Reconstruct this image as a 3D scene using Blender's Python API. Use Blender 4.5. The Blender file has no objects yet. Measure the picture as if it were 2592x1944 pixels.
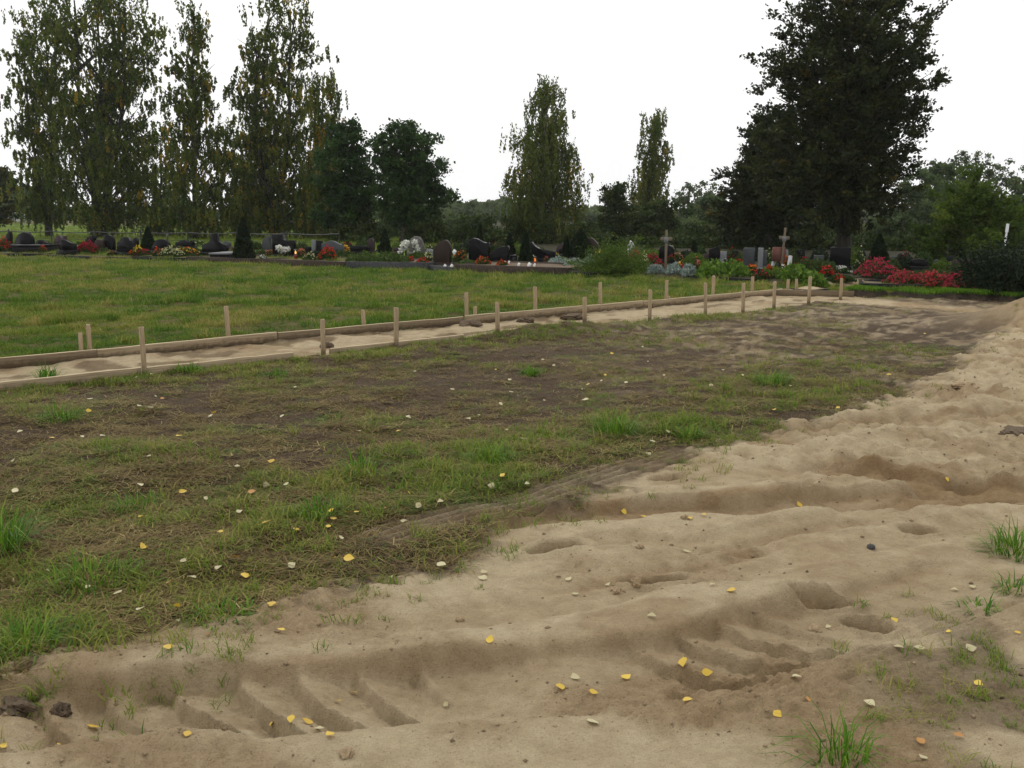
import bpy, math, random
import numpy as np
from mathutils import Vector, Matrix

# ------------------------------------------------------------------ camera, sky, sun, exposure
F = 2520.0                       # focal length in pixels of the 2592 px wide photograph
PITCH = math.radians(9.95)
CAMZ = 1.6
cam_d = bpy.data.cameras.new('camera'); cam = bpy.data.objects.new('camera', cam_d)
scn = bpy.context.scene
scn.collection.objects.link(cam); scn.camera = cam
cam_d.sensor_fit = 'HORIZONTAL'; cam_d.sensor_width = 36.0; cam_d.lens = F / 2592.0 * 36.0
cam_d.clip_start = 0.05; cam_d.clip_end = 4000.0
cam.location = (0, 0, CAMZ); cam.rotation_euler = (math.pi / 2 - PITCH, 0, 0)

world = bpy.data.worlds.new('World'); scn.world = world; world.use_nodes = True
wn = world.node_tree.nodes; wl = world.node_tree.links; wn.clear()
w_out = wn.new('ShaderNodeOutputWorld'); w_bg = wn.new('ShaderNodeBackground')
w_sky = wn.new('ShaderNodeTexSky'); w_sky.sky_type = 'NISHITA'; w_sky.sun_disc = False
SUN_EL, SUN_AZ = math.radians(52), math.radians(-20)      # azimuth from +Y (beyond the scene), slightly left
w_sky.sun_elevation = SUN_EL; w_sky.sun_rotation = SUN_AZ; w_sky.dust_density = 8.0; w_sky.air_density = 1.5
w_mix = wn.new('ShaderNodeMix'); w_mix.data_type = 'RGBA'; w_mix.inputs[0].default_value = 0.93
w_mix.inputs[7].default_value = (11.6, 11.6, 11.5, 1)    # even cloud cover
w_tc = wn.new('ShaderNodeTexCoord'); w_no = wn.new('ShaderNodeTexNoise'); w_no.inputs['Scale'].default_value = 2.2; w_no.inputs['Detail'].default_value = 4
w_mp = wn.new('ShaderNodeMapping'); w_mp.inputs[3].default_value = (1, 1, 2.5); wl.new(w_tc.outputs['Generated'], w_mp.inputs[0]); wl.new(w_mp.outputs[0], w_no.inputs[0])
w_rp = wn.new('ShaderNodeValToRGB'); w_rp.color_ramp.elements[0].position = .3; w_rp.color_ramp.elements[1].position = .7
w_rp.color_ramp.elements[0].color = (.955, .96, .965, 1); w_rp.color_ramp.elements[1].color = (1, 1, 1, 1); wl.new(w_no.outputs[0], w_rp.inputs[0])
w_ml = wn.new('ShaderNodeMix'); w_ml.data_type = 'RGBA'; w_ml.blend_type = 'MULTIPLY'; w_ml.inputs[0].default_value = 1.0
w_ml.inputs[6].default_value = (13.0, 13.0, 12.9, 1); wl.new(w_rp.outputs[0], w_ml.inputs[7]); wl.new(w_ml.outputs[2], w_mix.inputs[7])
wl.new(w_sky.outputs[0], w_mix.inputs[6]); wl.new(w_mix.outputs[2], w_bg.inputs[0])
w_bg.inputs[1].default_value = 0.1
wl.new(w_bg.outputs[0], w_out.inputs[0])

sun_d = bpy.data.lights.new('sun', 'SUN'); sun = bpy.data.objects.new('sun', sun_d); scn.collection.objects.link(sun)
sun_d.energy = 0.9; sun_d.angle = math.radians(25); sun_d.color = (1.0, 0.97, 0.92)
sd = Vector((math.sin(SUN_AZ) * math.cos(SUN_EL), math.cos(SUN_AZ) * math.cos(SUN_EL), math.sin(SUN_EL)))
sun.rotation_euler = sd.to_track_quat('Z', 'Y').to_euler()

scn.view_settings.view_transform = 'Standard'; scn.view_settings.look = 'None'
scn.view_settings.exposure = -0.17; scn.view_settings.gamma = 1.0
scn.view_settings.use_curve_mapping = False
scn.render.engine = 'CYCLES'
scn.cycles.use_denoising = True
scn.cycles.max_bounces = 5; scn.cycles.diffuse_bounces = 3; scn.cycles.transmission_bounces = 3
scn.cycles.glossy_bounces = 2; scn.cycles.transparent_max_bounces = 4; scn.cycles.volume_bounces = 1

random.seed(5)
COL = scn.collection

# ------------------------------------------------------------------ helpers: noise, projection
def _h(i, j, s):
    n = (i * 374761393 + j * 668265263 + s * 982451653) & 0xffffffff
    n = ((n ^ (n >> 13)) * 1274126177) & 0xffffffff
    return ((n ^ (n >> 16)) & 0xffff) / 65535.0
def vn(x, y, s=0):
    xi = np.floor(x).astype(np.int64); yi = np.floor(y).astype(np.int64)
    fx = x - xi; fy = y - yi
    fx = fx * fx * fx * (fx * (fx * 6 - 15) + 10); fy = fy * fy * fy * (fy * (fy * 6 - 15) + 10)
    a = _h(xi, yi, s); b = _h(xi + 1, yi, s); c = _h(xi, yi + 1, s); d = _h(xi + 1, yi + 1, s)
    return (a + (b - a) * fx) * (1 - fy) + (c + (d - c) * fx) * fy
def fbm(x, y, s=0, o=4, g=0.5):
    t = 0; a = 1.0; n = 0
    for k in range(o):
        t = t + a * vn(x * 2 ** k + 17.3 * k, y * 2 ** k - 9.1 * k, s + k); n += a; a *= g
    return t / n
def sm(a, b, x):
    t = np.clip((x - a) / (b - a), 0, 1); return t * t * (3 - 2 * t)

CP, SP = math.cos(PITCH), math.sin(PITCH)
def P0(u, v, z=0.0):
    """ground point (height z) seen at photo pixel u, v"""
    b = (972 - v) / F
    dy = CP + b * SP; dz = b * CP - SP
    t = (z - CAMZ) / dz
    return np.array([(u - 1296) / F * t, dy * t])
def XZ(u, v, y):
    """world x, z of photo pixel u, v at depth y"""
    b = (972 - v) / F
    k = y / (CP + b * SP)
    return (u - 1296) / F * k, CAMZ + k * (b * CP - SP)
def ylist(*px): return np.array([P0(*p) for p in px])

# ------------------------------------------------------------------ terrain: zones and heights
SB = ylist((-900, 2050), (-300, 1830), (0, 1715), (190, 1665), (335, 1600), (500, 1570), (670, 1530), (766, 1478), (900, 1442), (1090, 1412), (1185, 1362), (1377, 1275), (1568, 1207),
           (1700, 1165), (1856, 1128), (2026, 1068), (2160, 1032), (2270, 1000), (2350, 955), (2430, 905), (2510, 855), (2592, 812), (2800, 735))
SB = SB[np.argsort(SB[:, 0])]
FAR0, FAR1 = P0(0, 930), P0(1990, 744)
FD = (FAR1 - FAR0) / np.linalg.norm(FAR1 - FAR0); FN = np.array([-FD[1], FD[0]])    # path direction, normal towards the lawn
PATH_W = 1.45
CEM = np.array([[-60, 60], [-18, 35.3], [-4.7, 28.2], [1.95, 24.0], [6.3, 20.7], [8.7, 18.8], [30, 8.0]])   # front of the graves

def polydist(x, y, pts):
    """signed lateral distance (positive to the left of travel) and arc position along a polyline"""
    best = np.full(np.shape(x), 1e9); lat = np.zeros(np.shape(x)); arc = np.zeros(np.shape(x)); s0 = 0.0
    for a, b in zip(pts[:-1], pts[1:]):
        d = b - a; L = np.hypot(*d); d = d / L
        px, py = x - a[0], y - a[1]
        s = np.clip(px * d[0] + py * d[1], 0, L)
        qx, qy = px - s * d[0], py - s * d[1]
        dist = np.hypot(qx, qy); side = np.sign(d[0] * py - d[1] * px)
        m = dist < best
        best = np.where(m, dist, best); lat = np.where(m, dist * side, lat); arc = np.where(m, s0 + s, arc)
        s0 += L
    return lat, arc, s0

TR_A = ylist((-700, 1850), (0, 1812), (500, 1772), (900, 1748), (1400, 1715), (1800, 1650), (2150, 1570), (2592, 1450))
TR_B = ylist((1080, 1345), (1400, 1305), (1700, 1285), (1950, 1275), (2250, 1262), (2700, 1262))
TR_C = ylist((1990, 1170), (2150, 1195), (2350, 1222), (2750, 1262))
TR_D = ylist((860, 1610), (1300, 1545), (1800, 1440), (2592, 1300))
TR_E = ylist((1250, 1500), (1700, 1425), (2150, 1330), (2592, 1225))
TR_F = ylist((1350, 1375), (1750, 1372), (2100, 1322), (2592, 1180))
TR_G = ylist((820, 1420), (1000, 1352), (1150, 1310), (1330, 1272), (1450, 1232), (1600, 1182), (1800, 1130))
TR_H = ylist((2000, 1120), (2250, 1080), (2700, 1050))
FOOT = [(1410, 1385, 0.16, 0.08, 0.5, .045), (1660, 1462, .15, .07, 0.1, .05), (2085, 1502, .14, .05, -.1, .05),
        (2195, 1548, .11, .055, -.5, .045), (1690, 1215, .13, .07, .3, .03), (2010, 1240, .12, .07, .3, .03),
        (2330, 1340, .12, .06, .3, .03), (1880, 1390, .12, .06, .2, .02)]

def zones(x, y):
    x = np.asarray(x, float); y = np.asarray(y, float)
    n1 = fbm(x * 1.1, y * 1.1, 3); n2 = fbm(x * 4, y * 4, 7); n3 = fbm(x * 0.35, y * 0.35, 11); n4 = fbm(x * 14, y * 14, 15, 2)
    yb = np.interp(x, SB[:, 0], SB[:, 1])
    ds = (yb - y) * 0.62 + (n1 - .5) * 0.40 + (n2 - .5) * 0.34
    sand = sm(-0.12, 0.16, ds + (n4 - .5) * .25)
    # worn green corner at the lower right
    c = P0(2592, 1800); dc = np.hypot((x - c[0]) * 1.0, (y - c[1]) * 0.62)
    corner = sm(0.85, 0.15, dc + (n2 - .5) * 0.5 + (n1 - .5) * .5)
    lat, arc, _ = polydist(x, y, np.array([FAR0 - FD * 40, FAR1 + FD * 0.3]))
    path = sm(0.02, -0.02, lat) * sm(-PATH_W - .02, -PATH_W + .02, lat)
    inner = path * 1.0
    lawn = sm(0.02, 0.25, lat)
    # light sand strip along the sods and the end of the path
    st = ylist((1900, 752), (2120, 760), (2300, 772), (2500, 785), (2620, 800))
    l2, a2, _ = polydist(x, y, st)
    strip = sm(0.62, 0.25, np.abs(l2) + (n2 - .5) * .5)
    en = ylist((2010, 744), (2110, 735), (2185, 728))
    l3, a3, _ = polydist(x, y, en)
    strip = np.maximum(strip, sm(0.62, 0.45, np.abs(l3) + (n2 - .5) * .1))
    yc = np.interp(x, CEM[:, 0], CEM[:, 1])
    cem = sm(-0.1, 0.1, y - yc)
    field = sm(30, 31, y + x * 0.35 + 1 * (n3 - .5))
    return dict(sand=sand, corner=corner, path=path, lawn=lawn, strip=strip, cem=cem, field=field, n1=n1, n2=n2, n3=n3, n4=n4, lat=lat, ds=ds, arc=arc)

def rut(h, x, y, pts, hw, depth, lipf, lipn, ws, wob=0.0, seed=1):
    """tyre rut: pressed bed, raised banks (lipf on the left/far side, lipn on the near side)"""
    lat, arc, L = polydist(x, y, pts)
    lat = lat + (fbm(arc * 2.2, lat * 0 + seed, seed, 2) - .5) * wob
    ends = sm(0.0, 0.35, arc) * sm(L, L - 0.35, arc)
    vary = 0.6 + 0.8 * fbm(arc * 1.7, lat * 0.8, seed + 5, 3)
    bed = sm(hw + ws, hw - ws, np.abs(lat))
    lf = np.exp(-((lat - hw - .10) / 0.10) ** 2) * lipf
    ln = np.exp(-((lat + hw + .11) / 0.12) ** 2) * lipn
    return h + (-depth * bed + lf + ln) * ends * vary, lat, arc, bed * ends

def terrain(x, y, want=False):
    x = np.asarray(x, float); y = np.asarray(y, float)
    Z = zones(x, y)
    near = sm(30, 12, y)
    sand = np.clip(Z['sand'], 0, 1)
    # soil and lawn
    hs = (fbm(x * .8, y * .8, 21) - .5) * .10 + (fbm(x * 3.5, y * 3.5, 22, 3) - .5) * .05 * near + (fbm(x * 11, y * 11, 24, 4, .6) - .5) * .055 * near
    hl = 0.03 + (fbm(x * .5, y * .5, 25) - .5) * .10 + (fbm(x * 2.5, y * 2.5, 26, 3) - .5) * .11 * sm(40, 20, y)
    # sand
    h = (fbm(x * .9, y * .9, 31, 3) - .5) * .06 + (fbm(x * 3.1, y * 3.1, 33, 3) - .5) * .022
    damp = np.zeros_like(h)  # mask of darker, browner sand: rut beds, far walls, prints, hollows
    if np.any(y < 12):
        h0_ = h
        h, latA, arcA, bA = rut(h, x, y, TR_A, .25, .078, .022, .035, .028, .10, 41)
        # lug prints of the tractor tyre: curved bars leaning across the bed
        t = np.clip((latA + .25) / .50, 0, 1)
        ph = (arcA - 0.34 * (1 - t) ** 1.6 + .03 * (Z['n2'] - .5)) / 0.215
        fr = ph - np.floor(ph)
        lug = np.where(fr < .12, sm(0, .12, fr), 1 - (fr - .12) / .88) * (.7 + .6 * Z['n2'])
        seg = sm(.75, .95, arcA) * sm(2.32, 2.15, arcA) + sm(2.95, 3.1, arcA) * sm(3.95, 3.6, arcA)
        segw = sm(.45, 1.1, arcA) * sm(2.75, 2.2, arcA) + sm(2.6, 3.05, arcA) * sm(4.3, 3.7, arcA)
        h = h0_ + (h - h0_) * (.38 + .62 * np.clip(segw, 0, 1))
        h = h + bA * seg * (lug - .5 + .7 * (Z['n4'] - .5)) * .066 * sm(0.0, .12, t) * (1 - .35 * t)
        h, l_, a_, bB = rut(h, x, y, TR_B, .15, .062, .022, .012, .018, .14, 43)
        h, l_, a_, bC = rut(h, x, y, TR_C, .15, .085, .035, .02, .018, .18, 45)
        h, l_, a_, bD = rut(h, x, y, TR_D, .13, .024, .010, .014, .05, .12, 47)
        h, l_, a_, bE = rut(h, x, y, TR_E, .10, .026, .012, .012, .035, .12, 49)
        h, l_, a_, bF = rut(h, x, y, TR_F, .10, .026, .010, .018, .03, .14, 51)
        h, l_, a_, bH = rut(h, x, y, TR_H, .20, .045, .03, .025, .04, .2, 52)
        for tr_, hw_, k_ in ((TR_A, .25, .55), (TR_B, .15, 1.0), (TR_C, .15, 1.0), (TR_H, .20, .7)):
            lw_, aw_, Lw_ = polydist(x, y, tr_)
            damp = np.maximum(damp, k_ * np.exp(-((lw_ - hw_ + .01) / .055) ** 2) * sm(0, .4, aw_) * sm(Lw_, Lw_ - .4, aw_))
        for (u, v, a, b, r, d) in FOOT:
            p = P0(u, v); dx, dy = x - p[0], y - p[1]
            cx, sx = math.cos(r), math.sin(r)
            q = np.sqrt(((dx * cx + dy * sx) / a) ** 2 + ((-dx * sx + dy * cx) / b) ** 2) + (Z['n4'] - .5) * .25
            h = h - d * 1.25 * sm(1.0, .82, q) + d * .45 * np.exp(-((q - 1.25) / .22) ** 2)
            damp = np.maximum(damp, sm(1.1, .8, q) * .8)
        # hummocks of dumped sand on the right
        hum = sm(.5, 2.2, x) * sm(5.0, 6.4, y) * sm(17, 11, y)
        rg = 1 - np.abs(2 * fbm(x * 1.7 + .6 * Z['n2'], y * 2.2, 61, 3) - 1)
        h = h + hum * ((rg - .55) * .12 + (fbm(x * 7, y * 7, 63, 4, .6) - .5) * .07)
        rz_ = 1 - np.abs(2 * fbm(x * 5.5, y * 6.5, 65, 3) - 1)
        h = h + hum * (rz_ - .6) * .06
        damp = np.maximum(damp, hum * .75 * sm(.62, .45, rg) ); damp = np.maximum(damp, hum * .6 * sm(.55, .35, rz_))
        # crumbly churned patches and fine tyre profile
        fin2 = sm(2.9, 3.2, arcA) * sm(.30, .1, np.abs(latA + .28))
        h = h + fin2 * .005 * np.sin(latA * 2 * math.pi / .04)
        cr = sm(.55, .75, fbm(x * 1.3, y * 1.3, 71, 3))
        rg2 = sm(1.0, 2.4, x) * sm(4.2, 5.0, y)
        h = h + (fbm(x * 9, y * 9, 72, 5, .65) - .5) * (.014 + .06 * cr * hum + .05 * cr + .04 * rg2) + (fbm(x * 34, y * 34, 75, 3, .6) - .5) * (.010 + .012 * cr)
        damp = np.maximum(damp, np.clip(bA * .35 * sm(-.23, .1, latA) + bB * .8 + bC * .9 + bH * .4 + .3 * (bD + bE + bF), 0, 1))
        damp = np.maximum(damp, cr * .6); damp = np.maximum(damp, .40 * sm(.50, .64, fbm(x * 2.0, y * 3.0, 77, 3)))
        damp = np.clip(damp * (.55 + .95 * Z['n1']), 0, 1)
    # mound at the right edge
    m = P0(2700, 830); dm = np.hypot((x - m[0]) / 1.25, (y - m[1]) / 1.5)
    mound = np.exp(-dm ** 2 * 1.6) * .48 + .05 * np.exp(-dm ** 2) * (Z['n2'] - .5)
    tread = np.zeros_like(hs)
    if np.any(y < 12):
        lg, ag, Lg = polydist(x, y, TR_G)
        lg = lg + .015 * (Z['n2'] - .5)
        tread = sm(.18, .12, np.abs(lg)) * sm(.1, .4, ag) * sm(Lg, Lg - .6, ag) * sm(.30, .42, Z['n1'] * .5 + Z['n2'] * .5)
        hs = hs * (1 - .8 * tread); h = h * (1 - .7 * tread)
    z = hs * (1 - sand) + h * sand
    if np.any(y < 12):
        sw = np.sin(lg * 2 * math.pi / .072); z = z - tread * (.012 + .024 * np.sign(sw) * np.abs(sw) ** .6)
    z = z * (1 - Z['lawn']) + hl * Z['lawn']
    bedz = -.02 + (fbm(x * 5, y * 5, 81, 3) - .5) * .03 + .03 * sm(.55, .75, fbm(x * 1.6, y * 1.6, 85, 3))
    z = z * (1 - Z['path']) + bedz * Z['path']
    # soil thrown over the near board in the middle stretch
    a0 = np.dot(P0(1290, 835) - FAR0, FD) + 40
    thrown = np.exp(-((Z['arc'] - a0) / 1.2) ** 2) * np.exp(-((Z['lat'] + PATH_W) / .45) ** 2)
    z = z + thrown * (.10 + .10 * (Z['n2'] - .3))
    z = z + mound + .08 * Z['cem'] * sm(60, 40, y)
    z = z * sm(300, 60, y) + 0 * x
    if want:
        Z.update(damp=damp, thrown=thrown, mound=mound, tread=tread)
        return z, Z
    return z
def H(x, y): return float(terrain(np.array([x]), np.array([y]))[0])
def G(u, v):
    """terrain point under photo pixel u, v"""
    z = 0.0
    for k in range(3):
        p = P0(u, v, z); z = H(p[0], p[1])
    return float(p[0]), float(p[1]), z
def Gs(uv):
    """the same for many pixels at once"""
    uv = np.array(uv, float); z = np.zeros(len(uv))
    for k in range(6):
        b = (972 - uv[:, 1]) / F; t = (z - CAMZ) / (b * CP - SP)
        x = (uv[:, 0] - 1296) / F * t; y = (CP + b * SP) * t; z = .4 * z + .6 * terrain(x, y)
    return x, y, terrain(x, y)

# ------------------------------------------------------------------ mesh builder
class MB:
    def __init__(s): s.v = []; s.l = []; s.t = []; s.a = []; s.n = 0
    def add(s, v, f, tint=None):
        v = np.asarray(v, np.float32).reshape(-1, 3)
        s.v.append(v)
        if isinstance(f, np.ndarray):
            s.l.append((f + s.n).ravel().astype(np.int32)); s.t.append(np.full(len(f), f.shape[1], np.int32))
        else:
            for q in f:
                s.l.append(np.array(q, np.int32) + s.n); s.t.append(np.array([len(q)], np.int32))
        s.a.append(np.full(len(v), .5, np.float32) if tint is None else np.broadcast_to(np.asarray(tint, np.float32), (len(v),)))
        s.n += len(v)
        return s
    def box(s, c, d, rz=0.0, rx=0.0, tint=.5, bev=0.0):
        x, y, z = d[0] / 2, d[1] / 2, d[2] / 2
        if bev > 0:
            b = min(bev, x * .9, y * .9, z * .9); V = []
            for sz in (-1, 1):
                for k in ((0, 1), (1, 0)):
                    pass
            vs = []
            for (zz, ins) in ((-z, b), (-z + b, 0), (z - b, 0), (z, b)):
                for (sx, sy) in ((-1, -1), (1, -1), (1, 1), (-1, 1)):
                    vs.append((sx * (x - ins), sy * (y - ins), zz))
            v = np.array(vs); f = [(3, 2, 1, 0), (12, 13, 14, 15)]
            for k in range(3):
                for i in range(4): f.append((k * 4 + i, k * 4 + (i + 1) % 4, k * 4 + 4 + (i + 1) % 4, k * 4 + 4 + i))
        else:
            v = np.array([(-x, -y, -z), (x, -y, -z), (x, y, -z), (-x, y, -z), (-x, -y, z), (x, -y, z), (x, y, z), (-x, y, z)])
            f = [(3, 2, 1, 0), (4, 5, 6, 7), (0, 1, 5, 4), (1, 2, 6, 5), (2, 3, 7, 6), (3, 0, 4, 7)]
        R = np.array((Matrix.Rotation(rz, 3, 'Z') @ Matrix.Rotation(rx, 3, 'X')))
        return s.add(v @ R.T + np.array(c), f, tint)
    def tube(s, pts, rad, sides=6, tint=.5):
        pts = np.asarray(pts, float); rad = np.broadcast_to(np.asarray(rad, float), (len(pts),))
        T = np.gradient(pts, axis=0); T /= np.linalg.norm(T, axis=1)[:, None] + 1e-9
        ref = np.array([0, 1, 0.]) if abs(T[:, 1]).mean() < .8 else np.array([1, 0, 0.])
        U = np.cross(T, ref); U /= np.linalg.norm(U, axis=1)[:, None] + 1e-9
        W = np.cross(T, U)
        a = np.arange(sides) * 2 * math.pi / sides
        v = pts[:, None] + rad[:, None, None] * (np.cos(a)[None, :, None] * U[:, None] + np.sin(a)[None, :, None] * W[:, None])
        n = len(pts); i = np.arange(n - 1)[:, None] * sides; j = np.arange(sides)[None]
        f = np.stack([i + j, i + (j + 1) % sides, i + sides + (j + 1) % sides, i + sides + j], -1).reshape(-1, 4)
        s.add(v.reshape(-1, 3), f, tint)
        s.add(v[-1], [tuple(range(sides))], tint); return s
    def leaves(s, C, D, L, W, rng, tint):
        """diamond leaves: centre, axis, length, width"""
        D = D / (np.linalg.norm(D, axis=1)[:, None] + 1e-9)
        S = np.cross(D, rng.normal(size=D.shape)); S /= np.linalg.norm(S, axis=1)[:, None] + 1e-9
        L = np.broadcast_to(L, (len(C),))[:, None]; W = np.broadcast_to(W, (len(C),))[:, None]
        v = np.stack([C - D * L / 2, C + S * W / 2, C + D * L / 2, C - S * W / 2], 1).reshape(-1, 3)
        f = np.arange(len(C) * 4).reshape(-1, 4)
        return s.add(v, f, np.repeat(tint, 4))
    def mesh(s, name, mat, smooth=False):
        me = bpy.data.meshes.new(name)
        v = np.concatenate(s.v); l = np.concatenate(s.l); t = np.concatenate(s.t)
        me.vertices.add(len(v)); me.vertices.foreach_set('co', v.ravel())
        me.loops.add(len(l)); me.loops.foreach_set('vertex_index', l)
        me.polygons.add(len(t)); st = np.zeros(len(t), np.int32); st[1:] = np.cumsum(t)[:-1]
        me.polygons.foreach_set('loop_start', st)
        if smooth: me.polygons.foreach_set('use_smooth', np.ones(len(t), bool))
        at = me.attributes.new('tint', 'FLOAT', 'POINT'); at.data.foreach_set('value', np.concatenate(s.a).astype(np.float32))
        me.materials.append(mat); me.update(calc_edges=True)
        return me
    def obj(s, name, mat, parent=None, smooth=False, loc=None):
        o = bpy.data.objects.new(name, s.mesh(name, mat, smooth)); COL.objects.link(o)
        if parent: o.parent = parent
        if loc is not None: o.location = loc
        return o
def tag(o, label=None, cat=None, group=None, kind=None):
    if label: o['label'] = label
    if cat: o['category'] = cat
    if group: o['group'] = group
    if kind: o['kind'] = kind
    return o
def empty(name, loc, rz=0.0, label=None, cat=None, group=None):
    o = bpy.data.objects.new(name, None); COL.objects.link(o); o.location = loc; o.rotation_euler = (0, 0, rz)
    o.empty_display_size = .1
    return tag(o, label, cat, group)

# ------------------------------------------------------------------ materials
def mat(name):
    m = bpy.data.materials.new(name); m.use_nodes = True
    nt = m.node_tree; nt.nodes.clear()
    return m, nt.nodes, nt.links
def nd(n, t, **k):
    x = n.new(t)
    for a, b in k.items():
        if a.startswith('i'): x.inputs[int(a[1:])].default_value = b
        else: setattr(x, a, b)
    return x
def ramp(n, stops, interp='LINEAR'):
    r = n.new('ShaderNodeValToRGB'); e = r.color_ramp; e.interpolation = interp
    while len(e.elements) < len(stops): e.elements.new(.5)
    for q, (p, c) in zip(e.elements, stops): q.position = p; q.color = (*c, 1)
    return r
def foliage_mat(name, stops, trans=.3, rough=.55, inst=False):
    m, n, l = mat(name)
    a = nd(n, 'ShaderNodeAttribute', attribute_name='tint')
    r = ramp(n, stops)
    if inst:
        b = nd(n, 'ShaderNodeAttribute', attribute_name='itint', attribute_type='INSTANCER')
        mx = nd(n, 'ShaderNodeMath', operation='MULTIPLY_ADD'); mx.inputs[1].default_value = .35
        l.new(a.outputs['Fac'], mx.inputs[0]); 
        mb = nd(n, 'ShaderNodeMath', operation='MULTIPLY'); mb.inputs[1].default_value = .65
        l.new(b.outputs['Fac'], mb.inputs[0]); l.new(mb.outputs[0], mx.inputs[2]); l.new(mx.outputs[0], r.inputs[0])
    else:
        l.new(a.outputs['Fac'], r.inputs[0])
    p = nd(n, 'ShaderNodeBsdfPrincipled'); p.inputs['Roughness'].default_value = rough
    p.inputs['Specular IOR Level'].default_value = .12
    l.new(r.outputs[0], p.inputs['Base Color'])
    o = nd(n, 'ShaderNodeOutputMaterial')
    if trans:
        t = nd(n, 'ShaderNodeBsdfTranslucent'); l.new(r.outputs[0], t.inputs[0])
        x = nd(n, 'ShaderNodeMixShader'); x.inputs[0].default_value = trans
        l.new(p.outputs[0], x.inputs[1]); l.new(t.outputs[0], x.inputs[2]); l.new(x.outputs[0], o.inputs[0])
    else: l.new(p.outputs[0], o.inputs[0])
    return m
def noise_mat(name, c1, c2, scale=8, rough=.8, bump=.3, stretch=(1, 1, 1), detail=5, spec=.4, c3=None, bdist=.02, lo=.35, hi=.65):
    m, n, l = mat(name)
    tc = nd(n, 'ShaderNodeTexCoord'); mp = nd(n, 'ShaderNodeMapping'); mp.inputs[3].default_value = stretch
    l.new(tc.outputs['Object'], mp.inputs[0])
    no = nd(n, 'ShaderNodeTexNoise'); no.inputs['Scale'].default_value = scale; no.inputs['Detail'].default_value = detail; no.inputs['Roughness'].default_value = .65
    l.new(mp.outputs[0], no.inputs[0])
    st = [(lo, c1), (hi, c2)] if c3 is None else [(lo, c1), ((lo + hi) / 2, c3), (hi, c2)]
    r = ramp(n, st); l.new(no.outputs[0], r.inputs[0])
    p = nd(n, 'ShaderNodeBsdfPrincipled'); p.inputs['Roughness'].default_value = rough; p.inputs['Specular IOR Level'].default_value = spec
    l.new(r.outputs[0], p.inputs['Base Color'])
    if bump:
        b = nd(n, 'ShaderNodeBump'); b.inputs['Strength'].default_value = bump; b.inputs['Distance'].default_value = bdist
        l.new(no.outputs[0], b.inputs['Height']); l.new(b.outputs[0], p.inputs['Normal'])
    o = nd(n, 'ShaderNodeOutputMaterial'); l.new(p.outputs[0], o.inputs[0])
    return m

M = {}
M['birch'] = foliage_mat('birch_leaves', [(0, (.028, .050, .012)), (.4, (.075, .108, .020)), (.7, (.150, .180, .032)), (.9, (.26, .22, .030)), (1, (.42, .25, .020))], 0.5)
M['birch_pale'] = foliage_mat('birch_leaves_pale', [(0, (.050, .078, .018)), (.5, (.105, .140, .030)), (.8, (.19, .19, .040)), (1, (.36, .25, .03))], 0.5)
M['broad'] = foliage_mat('maple_leaves', [(0, (0.0152, 0.0360, 0.0112)), (.6, (0.0380, 0.0800, 0.0182)), (1, (0.0855, 0.1360, 0.0280))], 0.4)
M['horn'] = foliage_mat('hornbeam_leaves', [(0, (.013, .021, .007)), (.5, (.030, .042, .011)), (.85, (.064, .074, .017)), (1, (.13, .095, .018))], 0.3)
M['willow'] = foliage_mat('willow_leaves', [(0, (0.0661, 0.0935, 0.0460)), (.6, (0.1125, 0.1510, 0.0690)), (1, (0.1719, 0.2012, 0.0805))], 0.45)
M['greybush'] = foliage_mat('grey_bush_leaves', [(0, (0.0525, 0.0844, 0.0316)), (.6, (0.0963, 0.1406, 0.0517)), (1, (0.1575, 0.1875, 0.0719))], 0.4)
M['bush'] = foliage_mat('shrub_leaves', [(0, (0.0180, 0.0330, 0.0084)), (.6, (0.0480, 0.0742, 0.0168)), (1, (0.1050, 0.1237, 0.0240))], 0.35)
M['bushgreen'] = foliage_mat('bright_shrub_leaves', [(0, (0.0378, 0.0709, 0.0119)), (.6, (0.0945, 0.1519, 0.0208)), (1, (0.1890, 0.2430, 0.0371))], 0.45)
M['thuja'] = foliage_mat('thuja_scales', [(0, (.006, .014, .006)), (.7, (.016, .030, .010)), (1, (.035, .05, .014))], .1)
M['juniper'] = foliage_mat('juniper_scales', [(0, (.02, .045, .012)), (.6, (.06, .10, .016)), (1, (.13, .16, .02))], .2)
M['silver'] = foliage_mat('silver_leaves', [(0, (0.1250, 0.1750, 0.1500)), (.6, (0.3000, 0.3625, 0.3250)), (1, (0.5250, 0.5750, 0.5250))], .2)
M['lime'] = foliage_mat('lime_leaves', [(0, (.04, .09, .012)), (.6, (.12, .22, .025)), (1, (.25, .32, .05))], .3)
M['fgreen'] = foliage_mat('flower_leaves', [(0, (.015, .035, .008)), (.6, (.04, .075, .016)), (1, (.09, .12, .025))], .25)
def petal(name, a, b): M[name] = foliage_mat(name + '_petals', [(0, a), (1, b)], .25)
petal('red', (.35, .012, .010), (.62, .035, .02)); petal('crimson', (.22, .008, .02), (.45, .02, .05)); petal('pink', (.36, .020, .050), (.52, .045, .10))
petal('coral', (.33, .028, .040), (.48, .075, .085)); petal('orange', (.60, .12, .01), (.75, .25, .02)); petal('yellow', (.65, .42, .02), (.80, .60, .06))
petal('white', (.62, .62, .55), (.85, .85, .80)); petal('cream', (.50, .50, .25), (.68, .66, .38)); petal('orangered', (.55, .04, .01), (.72, .10, .02))
petal('salmon', (.42, .09, .06), (.60, .2, .13))
M['grass'] = foliage_mat('grass_blades', [(0, (.034, .088, .009)), (.35, (.100, .195, .017)), (.65, (.215, .245, .040)), (1, (.42, .32, .12))], .35, .6, inst=True)
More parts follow.
